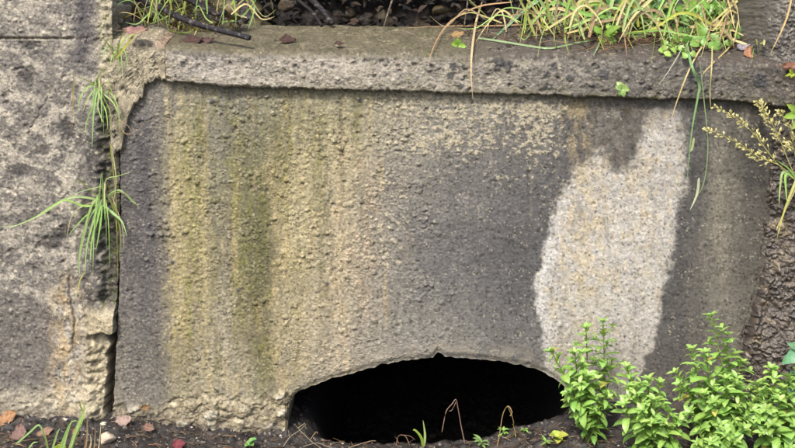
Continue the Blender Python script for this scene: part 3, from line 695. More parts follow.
def tube(mb, pts, r0, r1, c, n=12, k=6, rough=0.0):
    q = smooth_path(pts, n); vs = []; a = None
    for i, p in enumerate(q):
        t = i / n; tg = unit(q[min(i + 1, n)] - q[max(i - 1, 0)])
        u = np.cross(tg, VUP if abs(tg[2]) < .9 else RGT); u = unit(u); v = np.cross(tg, u); r = lerp(r0, r1, t)
        for j in range(k):
            an = 2 * math.pi * j / k; rr = r * (1 + rough * random.uniform(-1, 1)); vs.append(p + rr * (math.cos(an) * u + math.sin(an) * v))
    fs = [(i * k + j, i * k + (j + 1) % k, (i + 1) * k + (j + 1) % k, (i + 1) * k + j) for i in range(n) for j in range(k)]
    b = len(vs); vs += [q[0], q[-1]]
    fs += [(b, (j + 1) % k, j) for j in range(k)] + [(b + 1, n * k + j, n * k + (j + 1) % k) for j in range(k)]
    mb.add(vs, fs, c)

def var(c, s=.15, hue=.06):
    c = np.asarray(c, float) * (1 + random.uniform(-s, s)); c = c * np.array([1 + random.uniform(-hue, hue) * 1.6, 1, 1 + random.uniform(-hue, hue)]); return np.clip(c, .004, .9)

GREEN = A(152, 196, 96); GDEEP = A(104, 150, 58); GLIME = A(176, 212, 114); STRAW = A(192, 178, 132); TAN = A(156, 134, 102); GPALE = A(160, 190, 116); OLIVE = A(146, 154, 78)

def herb(px, py, tips, label, seed, leafL=.042, nodes=12, col=GREEN, d0=.0):
    """bushy herb: several erect stems with pairs of opposite leaves, each pair turned a quarter"""
    random.seed(seed)
    root = onG(px, py) if d0 == 0 else Wp(np.float64(px), np.float64(py), np.float64(d0))
    t = empty('leafy_herb', root, label, 'plant', 'leafy herbs at the foot of the headwall')
    st = MB(); lf = MB()
    droot = float((root - ORG) @ NRM)
    for (tx, ty, dd) in tips:
        tip = P(np.float64(tx), np.float64(ty), droot + dd)
        b = root + np.array([random.uniform(-.02, .02), random.uniform(-.015, .015), -.01])
        mid = (b + tip) / 2 + np.array([random.uniform(-.012, .012), random.uniform(-.02, .02), .012])
        q = smooth_path([b, mid, tip], 24); tube(st, [b, mid, tip], .0024, .0012, var(A(140, 160, 84), .1), 16, 5)
        Ls = float(np.linalg.norm(tip - b)); nn = max(5, int(nodes * Ls / .22)); a0 = random.uniform(0, 3)
        for k in range(nn):
            f = .16 + .84 * ((k + .5) / nn)**.92; i = min(int(f * 24), 23); p = q[i] + (q[i + 1] - q[i]) * (f * 24 - i); ax = unit(q[i + 1] - q[i])
            e1 = unit(np.cross(ax, RGT + .01)); e2 = np.cross(ax, e1); a = a0 + k * math.pi / 2 + random.uniform(-.35, .35)
            prof = 1.0 if f < .7 else lerp(1.0, .42, (f - .7) / .3)
            prof *= lerp(.75, 1, min(1, f / .4))
            for sgn in (0, math.pi):
                o = math.cos(a + sgn) * e1 + math.sin(a + sgn) * e2; rise = random.uniform(.25, .6) + (f > .8) * .5
                L = leafL * prof * random.uniform(.8, 1.15)
                cl_ = lerp(col, GLIME, max(0, f - .45)); cl_ = A(196, 188, 96) if random.random() < .025 else (lerp(cl_, GDEEP, .5) if f < .35 else cl_)
                leaf(lf, p, o + rise * ax, ax, L, L * random.uniform(.38, .48), var(cl_, .2), random.uniform(.1, .9), random.uniform(.08, .26), blunt=.5)
            if 0.3 < f < .85 and random.random() < .42:                     # axillary side shoot
                o = math.cos(a + 1.5) * e1 + math.sin(a + 1.5) * e2; e = p + (o * .8 + ax * .9) * leafL * .7
                tube(st, [p, e], .001, .0008, var(A(140, 160, 84), .1), 3, 4)
                for m in range(5):
                    an = random.uniform(0, 6.28); oo = math.cos(an) * e1 + math.sin(an) * e2
                    L = leafL * random.uniform(.35, .6); leaf(lf, e - ax * random.uniform(0, .010), oo + ax * random.uniform(.3, 1.0) + .4 * o, ax, L, L * .42, var(GLIME, .14), random.uniform(.1, .6), .2, 5)
        for m in range(5):                                                  # tip rosette
            an = m * 1.26 + random.uniform(-.3, .3); ax = unit(q[-1] - q[-3]); e1 = unit(np.cross(ax, RGT + .01)); e2 = np.cross(ax, e1)
            L = leafL * random.uniform(.36, .6); leaf(lf, q[-1] - ax * .003, math.cos(an) * e1 + math.sin(an) * e2 + ax * random.uniform(.7, 1.5), ax, L, L * .48, var(GLIME, .12), .3, .25, 6, blunt=.55)
    st.build('stem', M_LEAF, t); lf.build('foliage', M_LEAF, t); return t

herb(592, 443, [(586, 328, .0), (603, 322, -.01), (551, 351, .02), (575, 352, .03), (612, 360, .0), (568, 392, .05), (608, 396, .05), (588, 375, .05)],
     'bushy light green herb in front of the right end of the dark opening', 21)
herb(652, 466, [(627, 366, .0), (648, 379, .0), (660, 383, -.01), (624, 404, .03), (668, 412, .03), (642, 410, .05), (660, 424, .05), (634, 388, .02), (654, 400, .04), (680, 420, .05)],
     'low light green herb below the pale patch, between the two tallest herbs', 22)
herb(722, 458, [(711, 316, -.02), (727, 334, -.01), (676, 372, -.01), (692, 350, -.02), (742, 362, .0), (706, 352, .03), (726, 378, .05), (742, 394, .04), (704, 394, .05), (752, 408, .06), (680, 384, .01), (714, 402, .07), (736, 384, .03), (690, 412, .05), (760, 396, .04)],
     'tallest bushy light green herb, by the foot of the joint between headwall and stone wall', 23)
herb(776, 462, [(771, 368, -.01), (788, 376, -.02), (798, 362, -.02), (762, 392, .02), (780, 400, .04), (794, 404, .03), (758, 418, .05), (772, 424, .06), (800, 420, .05), (756, 384, .0), (784, 388, .02), (766, 408, .05)],
     'bushy herb in the bottom right corner against the stone wall', 24, .044)
herb(720, 478, [(698, 432, .0), (726, 430, .01), (744, 428, .02), (712, 442, .03), (736, 440, .03)],
     'low young herb crowding the front of the tallest herb at the bottom edge', 25, .040)

# blue-green broad leaves at the right edge
random.seed(5)
rb = onG(812, 452); t = empty('broadleaf_weed', rb, 'weed with broad blue-green toothed leaves reaching in at the right edge', 'plant')
st = MB(); lf = MB()
for (px, py, dx_p, dy_p, L, w) in ((802, 350, -9, 8, .06, .056), (806, 384, -18, 4, .07, .06), (816, 340, 8, -6, .06, .05), (820, 370, 14, 6, .06, .05)):
    p = P(np.float64(px), np.float64(py), float((rb - ORG) @ NRM) + .02); e = P(np.float64(px + dx_p), np.float64(py + dy_p), float((rb - ORG) @ NRM) + .05)
    tube(st, [rb, (rb + p) / 2 + np.array([.01, 0, .02]), p], .0022, .0014, var(A(120, 150, 90), .1), 10, 5)
    D = unit(e - p)
    for (an_, sc_) in ((0, 1), (.75, .72), (-.75, .72), (1.5, .5), (-1.5, .5)):
        Sd = unit(np.cross(NRM, D)); leaf(lf, p, D * math.cos(an_) + Sd * math.sin(an_), unit(NRM + .5 * VUP), L * sc_, w * .55 * sc_, var(A(116, 166, 118), .10), random.uniform(.3, .8), .16, 9, blunt=.8)
st.build('stem', M_LEAF, t); lf.build('foliage', M_LEAF, t)

# ------------------------------------------------------------------ seedlings and dry stalks along the foot
def seedling(px, py, size, n, label, seed, col=GLIME, where=None, cat='plant', wide=.45, group='seedlings on the soil rim below the opening', name='seedling', wall=False):
    random.seed(seed); r = onG(px, py) if where is None else where
    t = empty(name, r, label, cat, group); st = MB(); lf = MB()
    for k in range(n):
        a = 6.283 * k / n + random.uniform(-.4, .4); ri = random.uniform(.3, 1.6)
        d = np.array([math.cos(a), math.sin(a) * .8 - .15, ri]); h = size * random.uniform(.1, .6)
        p = r + np.array([0, 0, h * .8])
        if wall: d = np.array([math.cos(a), -.55, math.sin(a) + .25]); p = r + NRM * .012 + TUP * h * .5
        leaf(lf, p, d, NRM if wall else VUP, size * random.uniform(.55, 1), size * wide * random.uniform(.8, 1.1), var(col, .15), random.uniform(.2, .9), .2, 5)
    tube(st, [r - VUP * .004, r + VUP * size * .55], .0013, .0009, A(150, 160, 96), 4, 5)
    st.build('stem', M_LEAF, t); lf.build('foliage', M_LEAF, t); return t
seedling(481, 447, .030, 9, 'pale seedling with narrow leaves between the two bent dry stalks', 31, A(150, 180, 110), wide=.28)
seedling(503, 436, .022, 8, 'tiny bright green seedling at the foot of the right bent dry stalk', 32, GREEN, wide=.35)
seedling(524, 433, .018, 7, 'tiny seedling just right of the right bent dry stalk', 33, GREEN, wide=.35)
seedling(557, 444, .032, 7, 'yellow-green round-leaved seedling left of the bushy herb', 34, A(196, 208, 96), wide=.75)
seedling(546, 447, .024, 8, 'small feathery green seedling at the left foot of the round-leaved seedling', 35, GREEN, wide=.25)
seedling(250, 449, .026, 7, 'small round-leaved green seedling at the bottom edge below the stone footing', 36, A(140, 190, 110), wide=.85)
seedling(20 + 40, 449, .020, 6, 'tiny yellow-green seedling among the grass at the bottom left', 37, A(190, 204, 70), wide=.7)

def dry_stalk(pts, r0, r1, label, seed, extra=(), col=A(150, 128, 98), cat='dry stalk', name='dry_stalk', group='dry stalks below the opening', mat=None):
    random.seed(seed); b = onG(*pts[0]); dd = float((b - ORG) @ NRM)
    Q = [b - VUP * .004] + [P(np.float64(x), np.float64(y), dd + .01 * i) for i, (x, y) in enumerate(pts[1:])]
    r0 *= .72; r1 *= .72; t = MB(); tube(t, Q, r0, r1, col, 26, 6, .22)
    for e in extra:
        tube(t, [P(np.float64(x), np.float64(y), dd + .012) for (x, y) in e], r0 * .7, r1 * .7, var(col, .15), 8, 5, .1)
    return tag(t.build(name, mat or M_DRY, None, origin=b), label, cat, group)
dry_stalk([(465, 446), (461, 425), (458, 408), (456, 399.5), (452, 404), (446, 412), (442, 432)], .0022, .0012, 'bent dry stalk folded like a hairpin in front of the middle of the opening', 41, [[(456, 402), (452, 410), (449, 411)]], A(150, 124, 108))
dry_stalk([(497, 449), (500, 432), (503, 414), (508, 406), (512, 412), (510, 416)], .0022, .0013, 'bent dry stalk with a hooked tip, right of the hairpin stalk', 42, [[(508, 407), (512, 416), (514, 424)]], A(170, 146, 100))
dry_stalk([(516, 439), (515, 431), (513, 424)], .0022, .0010, 'short yellowed leaf stub beside the hooked dry stalk', 43, [], A(196, 176, 84))
dry_stalk([(396, 447), (398, 437), (402, 435), (406, 437), (410, 446)], .0016, .0010, 'small curled brown stalk left of the pale green shoot', 44, [[(402, 435), (410, 436), (415, 440)]], A(150, 118, 96))
dry_stalk([(345, 449), (360, 444), (371, 441), (376, 441)], .0016, .0009, 'thin dry stalk lying along the soil rim under the opening', 45, [], A(160, 140, 110))
dry_stalk([(322, 449), (310, 440), (298, 428), (295, 424)], .0020, .0010, 'forked pale twig at the left corner of the opening, leaning up to the left', 46, [[(298, 428), (305, 423)], [(310, 440), (316, 432), (318, 434)]], A(180, 164, 130), 'twig', 'twig')
dry_stalk([(283, 446), (290, 437), (300, 430), (306, 424)], .0016, .0008, 'thin pale twig at the left corner of the opening, leaning up to the right', 47, [[(290, 437), (288, 430)]], A(170, 158, 130), 'twig', 'twig')
dry_stalk([(300, 447), (316, 443), (328, 446), (334, 442)], .0018, .0010, 'crooked grey twig lying flat at the left corner of the opening', 48, [], A(140, 126, 108), 'twig', 'twig')

# pale green shoot
random.seed(3); b = onG(423, 447); dd = float((b - ORG) @ NRM); mb = MB()
blade(mb, [b, P(425., 436., dd), P(423., 420., dd)], .007, A(176, 196, 120), 10); blade(mb, [b, P(421., 437., dd + .01), P(415., 430., dd + .015), P(413., 430.5, dd + .015)], .007, A(160, 190, 80), 10)
tag(mb.build('grass_shoot', M_GRASS, None, origin=b), 'short pale green shoot standing in the middle of the soil rim below the opening', 'grass')

# ------------------------------------------------------------------ grass tufts
def hang(px, py, n, dx, dy, seed, w=.0045):
    random.seed(seed); out = []
    for k in range(n):
        sg = random.gauss(-.15, .9) * dx; L_ = dy * random.uniform(.05, 1); x0 = px + random.gauss(0, 2.5); y0 = py + random.gauss(0, 5); o = random.uniform(.035, .085)
        out.append((pts_d([(x0, y0), (x0 + sg * .45, y0 - random.uniform(-4, 16)), (x0 + sg * .85, y0 + L_ * .35), (x0 + sg, y0 + L_)], .03, o), w * random.uniform(.5, 1.2), random.choice([GPALE, GREEN, GPALE, OLIVE, GLIME, STRAW])))
    return out
def tuft(name, base, blades, label, cat='grass', group=None, dry=None):
    t = empty(name, base, label, cat, group); g = MB(); s = MB()
    for (pts, w, c) in blades:
        is_dry = c[0] > c[1] * 1.02; blade(s if is_dry else g, pts, w, var(c, .12))
    if g.V: g.build('green_blades', M_GRASS, t)
    if s.V: s.build('dry_blades', M_DRY, t)
    return t
def pts_d(L, d0, d1=None):
    d1 = d0 if d1 is None else d1; n = len(L)
    return [P(np.float64(x), np.float64(y), lerp(d0, d1, i / max(1, n - 1))) for i, (x, y) in enumerate(L)]

random.seed(51)
tuft('grass_tuft', Wp(98., 88., -.01), [
    (pts_d([(98, 88), (92, 92), (86, 102), (83, 112)], .035, 0.065), .004, GPALE), (pts_d([(98, 88), (95, 100), (93, 122), (92, 150)], .035, 0.070), .005, GPALE),
    (pts_d([(98, 88), (100, 98), (106, 112), (108, 130)], .035, 0.075), .0045, GREEN), (pts_d([(98, 88), (106, 96), (114, 104), (121, 122)], .035, 0.075), .0045, GPALE),
    (pts_d([(98, 88), (92, 106), (86, 124), (86, 134)], .035, 0.055), .003, GREEN), (pts_d([(98, 86), (86, 80), (75, 76)], .035, 0.065), .003, OLIVE),
    (pts_d([(98, 88), (97, 104), (102, 120), (104, 122)], .035, 0.065), .0035, GPALE), (pts_d([(98, 88), (110, 112), (111, 140)], .035, 0.055), .003, OLIVE), (pts_d([(99, 90), (97, 80), (103, 70), (108, 66)], .035, 0.055), .0035, OLIVE)] + hang(98, 90, 8, 16, 50, 301, .0035),
    'green grass tuft drooping from the upper part of the vertical joint, left of the headwall', group='grass tufts rooted in the vertical joint')
tuft('grass_tuft', Wp(101., 196., -.01), [
    (pts_d([(101, 200), (92, 204), (80, 250), (80, 276)], .035, 0.065), .0055, GPALE), (pts_d([(101, 200), (96, 212), (87, 245), (85, 275)], .035, 0.070), .006, GPALE),
    (pts_d([(101, 200), (98, 216), (92, 240), (90, 262)], .035, 0.075), .006, GREEN), (pts_d([(101, 202), (90, 198), (68, 198), (40, 215), (14, 226), (0, 226)], .035, 0.085), .0055, GPALE),
    (pts_d([(101, 204), (84, 206), (66, 200), (52, 206), (28, 222)], .035, 0.085), .005, GREEN), (pts_d([(103, 205), (103, 190), (102, 172)], .035, 0.055), .004, GPALE),
    (pts_d([(103, 200), (106, 180), (118, 176), (132, 172)], .035, 0.075), .0035, GPALE), (pts_d([(103, 205), (114, 214), (122, 222), (127, 236)], .035, 0.075), .0065, GPALE),
    (pts_d([(101, 206), (88, 214), (76, 226), (68, 236)], .035, 0.065), .004, GREEN), (pts_d([(100, 200), (84, 184), (78, 180), (72, 190)], .035, 0.065), .003, OLIVE), (pts_d([(102, 204), (100, 226), (96, 250)], .035, 0.065), .005, GREEN),
    (pts_d([(101, 204), (90, 216), (83, 240), (78, 270)], .035, 0.065), .005, GPALE)] + hang(101, 204, 8, 18, 70, 302, .0045) + hang(104, 186, 5, 16, 50, 303, .003),
    'larger green grass tuft hanging from the middle of the vertical joint, left of the headwall', group='grass tufts rooted in the vertical joint')
tuft('grass_tuft', Wp(113., 160., -.01), [
    (pts_d([(110, 142), (112, 160), (116, 200), (117, 240), (118, 282)], .03, 0.040), .0028, OLIVE), (pts_d([(112, 150), (116, 180), (113, 206)], .03, 0.040), .0025, STRAW),
    (pts_d([(113, 202), (120, 230), (119, 262)], .03, 0.040), .004, OLIVE), (pts_d([(112, 196), (122, 226), (124, 250)], .03, 0.040), .002, STRAW), (pts_d([(118, 120), (126, 134), (140, 128), (146, 118)], .03, 0.050), .0018, TAN), (pts_d([(119, 120), (128, 126), (136, 138)], .03, 0.050), .0018, TAN)],
    'thin yellowish stems trailing down the dark crack beside the headwall edge', group='grass tufts rooted in the vertical joint')
random.seed(57)
tuft('grass_tuft', Wp(119., 62., .01), hang(117, 54, 8, 18, 22, 304, .003) + [(pts_d([(116, 60), (108, 44), (96, 34)], .04, .06), .003, OLIVE), (pts_d([(117, 60), (120, 40), (128, 26)], .04, .05), .0035, OLIVE), (pts_d([(116, 58), (124, 40), (143, 30)], .04, .05), .0035, GLIME)],
    'yellowish grass tuft at the very top of the vertical joint beside the mortar patch', group='grass tufts rooted in the vertical joint')
dl = MB(); q = pts_d([(74, 76), (73, 100), (72, 132)], .045, .04); blade(dl, q, .003, A(160, 146, 84), 10)
tag(dl.build('dry_straw', M_DRY, None, origin=q[0]), 'single brown dry stem hanging straight down the pale left wall', 'dry stem')
dl = MB(); q = pts_d([(80, 280), (77, 292), (74, 300)], .05, .045); blade(dl, q, .003, A(190, 186, 110), 8); q2 = pts_d([(80, 280), (86, 270)], .05, .05); blade(dl, q2, .003, A(190, 186, 110), 6)
tag(dl.build('dry_straw', M_DRY, None, origin=q[0]), 'short pale straw stuck to the left wall under the larger hanging tuft', 'dry stem')

# ground tuft, bottom left
random.seed(53); gb = onG(84, 414); gd = float((gb - ORG) @ NRM)
b2 = onG(66, 452); g2 = float((b2 - ORG) @ NRM)
tuft('grass_tuft', b2, [
    (pts_d([(62, 452), (66, 436), (72, 420)], g2, g2), .007, GPALE), (pts_d([(68, 454), (76, 430), (84, 410), (83, 404)], g2, g2), .008, GPALE), (pts_d([(70, 452), (80, 426), (86, 412)], g2, g2 - .02), .005, GREEN),
    (pts_d([(16, 444), (30, 432), (39, 425), (44, 436), (48, 448)], g2, g2), .005, GPALE), (pts_d([(28, 450), (33, 443), (38, 442)], g2, g2), .004, GPALE), (pts_d([(52, 450), (57, 434), (60, 428)], g2, g2), .005, GPALE),
    (pts_d([(58, 452), (70, 424), (78, 421)], g2, g2), .004, GREEN), (pts_d([(84, 414), (80, 404), (84, 401)], g2 - .05, g2 - .05), .004, OLIVE), (pts_d([(48, 452), (46, 440), (42, 427)], g2, g2), .005, OLIVE),
    (pts_d([(85, 450), (87, 434), (87, 418)], g2, g2), .005, TAN), (pts_d([(94, 450), (95, 436), (95, 424)], g2, g2), .0025, TAN), (pts_d([(98, 452), (100, 436), (101, 422)], g2, g2), .0025, STRAW), (pts_d([(89, 450), (91, 442), (90, 434)], g2, g2), .004, STRAW)],
    'tuft of broad pale green blades growing from the soil at the bottom left')

# ------------------------------------------------------------------ plants along the back of the ledge
def onL(px, py):
    """point of the sloping ledge top seen at that pixel"""
    tb = float(tab(px, COPT)); f = Wp(np.float64(px), np.float64(tb), np.float64(.002)); nrm = np.array([0, -math.sin(R(5)), math.cos(R(5))])
    r = ray(np.float64(px), np.float64(py)); k = ((f - CAM) @ nrm) / (r @ nrm); return CAM + k * r
def over(L, lift=.02):
    """points above the ledge top or in front of the coping face, lift metres clear of them"""
    out = []
    for (x, y) in L:
        x = np.float64(x); y = np.float64(y); tb = float(tab(x, COPT)) + 2
        if y < tb:
            q = onL(x, max(y, 27)); d = dof(q) if y >= 27 else dof(q); out.append(P(x, y, min(d + lift * 1.6, .05)))
        else: out.append(P(x, y, .030 + lift))
    return out
def dof(p): return float((V3(p) - ORG) @ NRM)

def ledge_tuft(px, py0, fall, label, seed, n_green, n_dry, reach=40, group='grass tufts along the back of the ledge', w=.0088, lean=0):
    random.seed(seed); b = onL(px, py0); bl = []
    for k in range(n_green + n_dry):
        c = (GREEN, GPALE, OLIVE, GLIME, A(186, 192, 84))[k % 5] if k < n_green else (STRAW, TAN, A(204, 192, 136), A(188, 176, 112))[k % 4]
        sx = random.gauss(0, 12); x0 = px + sx; py = py0 + random.uniform(-9, 7); kind = random.random(); sg = random.choice((-1, 1)); rch = reach * random.uniform(.35, 1.1)
        lift = random.uniform(.015, .10)
        if kind < .22:                                       # rises out of sight above
            pp = [(x0, py), (x0 + sg * rch * .25, py - 22), (x0 + sg * rch * .6, py - 48), (x0 + sg * rch, py - 80)]
        elif kind < .50:                                     # arches over and hangs to the ledge
            fl = random.uniform(.0, 1) * fall; top = random.uniform(16, 44)
            pp = [(x0, py), (x0 + sg * rch * .18, py - top * .8), (x0 + sg * rch * .5, py - top), (x0 + sg * rch * .85, py - top * .45), (x0 + sg * rch, py + fl)]
        elif kind < .66:                                     # comes down from growth above the frame
            pp = [(x0 + sg * rch * 1.1, py - 60), (x0 + sg * rch * .7, py - 34), (x0 + sg * rch * .2, py - 12), (x0 - sg * rch * .15, py + random.uniform(-8, fall))]
        else:                                                # lies nearly level
            pp = [(x0, py - 3), (x0 + sg * rch * .6, py - random.uniform(4, 20)), (x0 + sg * rch * 1.2, py - random.uniform(-4, 26)), (x0 + sg * rch * 1.7, py - random.uniform(-16, 20))]
        q = over(pp, lift); bl.append((q, w * random.uniform(.35, 1.2), c))
    return tuft('grass_tuft', b, bl, label, group=group)
ledge_tuft(584, 33, 26, 'arching green grass tuft at the back of the ledge, the leftmost of the row', 61, 17, 6, 46)
ledge_tuft(622, 30, 18, 'mixed green and straw grass tuft behind the seedling on the coping', 62, 13, 10, 56)
ledge_tuft(655, 30, 20, 'grass tuft with yellowing blades just left of the round-leaved ivy', 63, 12, 9, 56)
ledge_tuft(700, 32, 26, 'tall green and straw grass tuft rising out of the round-leaved ivy', 64, 16, 9, 52)
ledge_tuft(736, 36, 22, 'drooping straw-coloured grass tuft near the right end of the ledge', 65, 5, 24, 40, w=.0056)
ledge_tuft(552, 30, 20, 'looser grass tuft in front of the right end of the dark hollow', 66, 13, 7, 44, w=.0066)
ledge_tuft(506, 27, 16, 'thin straggling grass tuft in front of the middle of the dark hollow', 67, 4, 6, 44, w=.0042)
ledge_tuft(760, 44, 14, 'small dry grass tuft at the far right end of the ledge against the stone wall', 68, 9, 14, 30, w=.006)
ledge_tuft(160, 24, 10, 'wispy grass tuft on the moss behind the long black stick', 69, 12, 6, 30, w=.0036)
ledge_tuft(228, 22, 8, 'small bright grass tuft at the left corner of the dark hollow', 70, 6, 3, 26, w=.0042)

# named long blades
def lone(name, L, d0, d1, w, c, label, cat, mat=None, group=None, n=18, taper=.6, flat=False):
    mb = MB(); q = pts_d(L, d0, d1) if flat else over(L, .014 + .5 * max(0, d1)); blade(mb, q, w, c, n, taper); return tag(mb.build(name, mat or (M_DRY if c[0] > c[1] else M_GRASS), None, origin=q[0]), label, cat, group)
lb = 'long blades lying over the ledge'
lone('grass_stalk', [(612, 17), (560, 22), (500, 25.5), (450, 26), (402, 28)], -.14, -.13, .0040, A(178, 146, 106), 'long orange-brown dry blade lying level across the front of the dark hollow', 'grass blade', group=lb)
lone('grass_stalk', [(512, 2), (480, 6), (455, 18), (443, 30), (434, 46), (428, 64)], -.10, .045, .0042, A(186, 150, 110), 'arched brown dry stem curving down over the ledge, left of the pale straw', 'grass blade', group=lb)
lone('grass_stalk', [(482, 2), (476, 22), (472, 50), (471, 75), (473, 100)], -.06, .04, .0052, A(206, 182, 140), 'pale straw blade hanging straight down over the coping face', 'grass blade', group=lb)
lone('grass_stalk', [(548, -6), (525, 10), (505, 28), (492, 40)], -.06, .0, .0075, A(150, 190, 140), 'broad pale green blade slanting down to the left onto the ledge', 'grass blade', group=lb, taper=.4)
lone('grass_stalk', [(478, 38), (500, 41), (530, 46), (552, 48), (580, 42), (612, 38), (640, 36)], -.02, -.05, .0048, A(160, 186, 130), 'pale green stem lying along the ledge with a slight kink in its middle', 'grass blade', group=lb)
lone('grass_stalk', [(640, 27), (602, 29), (560, 32), (528, 36), (515, 34)], -.10, -.08, .0045, A(176, 178, 110), 'yellow-green blade lying along the back of the ledge', 'grass blade', group=lb)
lone('grass_stalk', [(596, -4), (597, 20), (600, 40), (593, 56)], -.06, .03, .0065, A(160, 200, 140), 'pale green blade hanging over the ledge edge from the leftmost tuft', 'grass blade', group=lb)
lone('grass_stalk', [(592, 6), (572, 14), (565, 36), (569, 54)], -.06, .01, .0065, A(170, 190, 96), 'yellow-green blade arching down to the ledge like a hook', 'grass blade', group=lb)
lone('grass_stalk', [(548, 18), (538, 30), (524, 40)], -.08, -.05, .0040, A(196, 160, 104), 'short straw blade leaning left on the ledge before the dark hollow', 'grass blade', group=lb)
hb = 'blades hanging over the coping at the right'
lone('grass_stalk', [(755, 4), (735, 18), (706, 42), (690, 68), (676, 104), (671, 122)], -.10, .05, .0042, A(206, 186, 130), 'longest straw blade slanting down left over the coping at the right', 'grass blade', group=hb)
lone('grass_stalk', [(748, 2), (746, 20), (732, 44), (708, 68), (700, 78)], -.08, .03, .0040, A(196, 176, 116), 'straw blade ending on the coping face right of the longest straw blade', 'grass blade', group=hb)
lone('grass_stalk', [(712, 24), (712, 60), (710, 92), (711, 110)], -.08, .04, .0030, A(190, 178, 120), 'thin straw stem hanging plumb over the coping at the right', 'grass blade', group=hb)
lone('grass_stalk', [(686, 38), (680, 52), (668, 72), (656, 88)], -.02, .04, .0025, A(176, 182, 156), 'fine grey-green stem slanting left over the coping below the ivy', 'grass blade', group=hb)
lone('grass_stalk', [(684, 24), (690, 60), (699, 84), (698, 96), (692, 130), (687, 180)], -.05, .05, .0060, A(132, 172, 110), 'broad green blade hanging down over the right edge of the pale patch', 'grass blade', group=hb)
lone('grass_stalk', [(700, 62), (704, 100), (708, 145), (704, 182), (696, 198), (689, 212)], .0, .045, .0022, A(140, 164, 110), 'longest thin green stem hanging beside the broad green blade', 'grass blade', group=hb)
lone('grass_stalk', [(694, 138), (692, 148), (690, 152)], .04, .042, .0055, A(176, 184, 130), 'tiny pale leaf hanging on the thin stem beside the pale patch', 'grass blade', group=hb)
lone('grass_stalk', [(699, 178), (697, 194), (690, 210)], .045, .048, .0060, A(190, 196, 160), 'small pale seed spike at the lower end of the longest hanging stem', 'seed spike', group=hb)
lone('grass_stalk', [(792, -4), (788, 14), (781, 32), (770, 54)], .0, .05, .0045, A(190, 164, 110), 'dry stem leaning left in front of the stone wall in the top right corner', 'grass blade', group=hb, flat=True)

# round-leaved ivy and pointed leaves
def ivy(px, py, spread_x, spread_y, n, L, label, seed, col, wide=.85, name='creeping_weed', dd=.03):
    random.seed(seed); b = onL(px, py); t = empty(name, b, label, 'plant', 'leafy weeds on the ledge'); st = MB(); lf = MB(); d0 = dof(b)
    for k in range(n):
        x = px + random.uniform(-1, 1) * spread_x; y = py + 4 - abs(random.uniform(-.1, 1.2)) * spread_y
        p = over([(x, y)], random.uniform(.004, .03) + dd)[0]; tube(st, [b, (b + p) / 2 + np.array([0, -.004, .012]), p], .0010, .0008, var(A(150, 160, 90), .1), 6, 4)
        a = random.uniform(0, 6.28); leaf(lf, p, np.array([math.cos(a), -.7 + .3 * random.random(), math.sin(a) * .8 - .1]), unit(NRM + .7 * VUP), L * random.uniform(.6, 1.1), L * wide * random.uniform(.8, 1.1), var(col, .2), random.uniform(.2, .8), .12, 7)
    st.build('stem', M_LEAF, t); lf.build('foliage', M_LEAF, t); return t
ivy(700, 40, 24, 36, 90, .030, 'round-leaved green ivy clump under the tall grass near the right end of the ledge', 71, A(136, 184, 84))
ivy(676, 51, 15, 16, 46, .020, 'low patch of small round bright leaves spilling to the ledge edge', 72, A(160, 198, 92), dd=.01)
ivy(636, 26, 34, 24, 100, .040, 'darker green leafy weed behind the yellowing grass', 73, A(96, 142, 66), .6)
ivy(606, 34, 12, 30, 20, .056, 'weed with pointed bright green leaves behind the leftmost tuft', 74, A(150, 190, 80), .36)
ivy(726, 30, 20, 26, 44, .028, 'leafy weed half hidden behind the straw-coloured tuft', 75, A(130, 172, 80), .75)

ivy(752, 34, 16, 30, 40, .030, 'small leafy weed in the corner between the ledge and the stone wall', 76, A(120, 164, 78), .7)
seedling(0, 0, .023, 9, 'small star-shaped green seedling growing on the coping face under the grass', 38, A(176, 206, 120), where=Wp(618., 90., .03), wide=.6, group='single seedlings on the masonry', wall=True)
seedling(0, 0, .028, 4, 'lone bright green leaf pair lying on the ledge between the dry stems', 39, A(160, 200, 80), where=onL(458, 47), wide=.6, group='single seedlings on the masonry', wall=True)
seedling(0, 0, .018, 5, 'tiny yellow-green seedling on the stone wall near the top right corner', 40, A(190, 204, 70), where=Wp(786., 75., .02), wide=.4, group='single seedlings on the masonry', wall=True)
seedling(0, 0, .060, 7, 'leafy green weed on the stone wall above the flowering grass at the right edge', 79, A(160, 196, 84), where=Wp(792., 118., .03), wide=.3, group='single seedlings on the masonry', wall=True)

# flowering grass at right
random.seed(81)
fb = Wp(798., 182., .03); t = empty('flowering_grass', fb, 'flowering grass with feathery straw-coloured heads reaching left over the headwall', 'grass')
st = MB(); g = MB()
def seed_head(L, d0, d1, density, spread):
    q = smooth_path(pts_d(L, d0, d1), 40); mb = MB(); tube(mb, q, .0014, .0006, A(190, 184, 110), 30, 5)
    for i in range(density):
        f = random.uniform(.30, 1.0); k = min(int(f * 40), 39); p = q[k]; ax = unit(q[k + 1] - q[max(k - 1, 0)])
        o = unit(np.array([random.uniform(-1, 1), random.uniform(-1, .6), random.uniform(-1, 1)])); o = unit(o - ax * (o @ ax) + ax * random.uniform(.6, 1.5))
        ll = spread * (1.25 - f) * random.uniform(.5, 1.2); e = p + o * ll
        tube(mb, [p, e], .0005, .0004, A(190, 184, 110), 2, 3)
        for m in range(3):
            leaf(mb, p + (e - p) * random.uniform(.5, 1), o + np.array([random.uniform(-.5, .5) for _ in range(3)]), NRM, .0078, .0030, var(A(214, 206, 142), .15), .2, .3, 4)
    mb.build('seed_head', M_DRY, t)
seed_head([(798, 182), (780, 167), (753, 133), (732, 116), (714, 106)], .03, .07, 52, .022)
seed_head([(798, 182), (780, 166), (757, 156), (738, 143), (705, 128)], .03, .08, 56, .020)
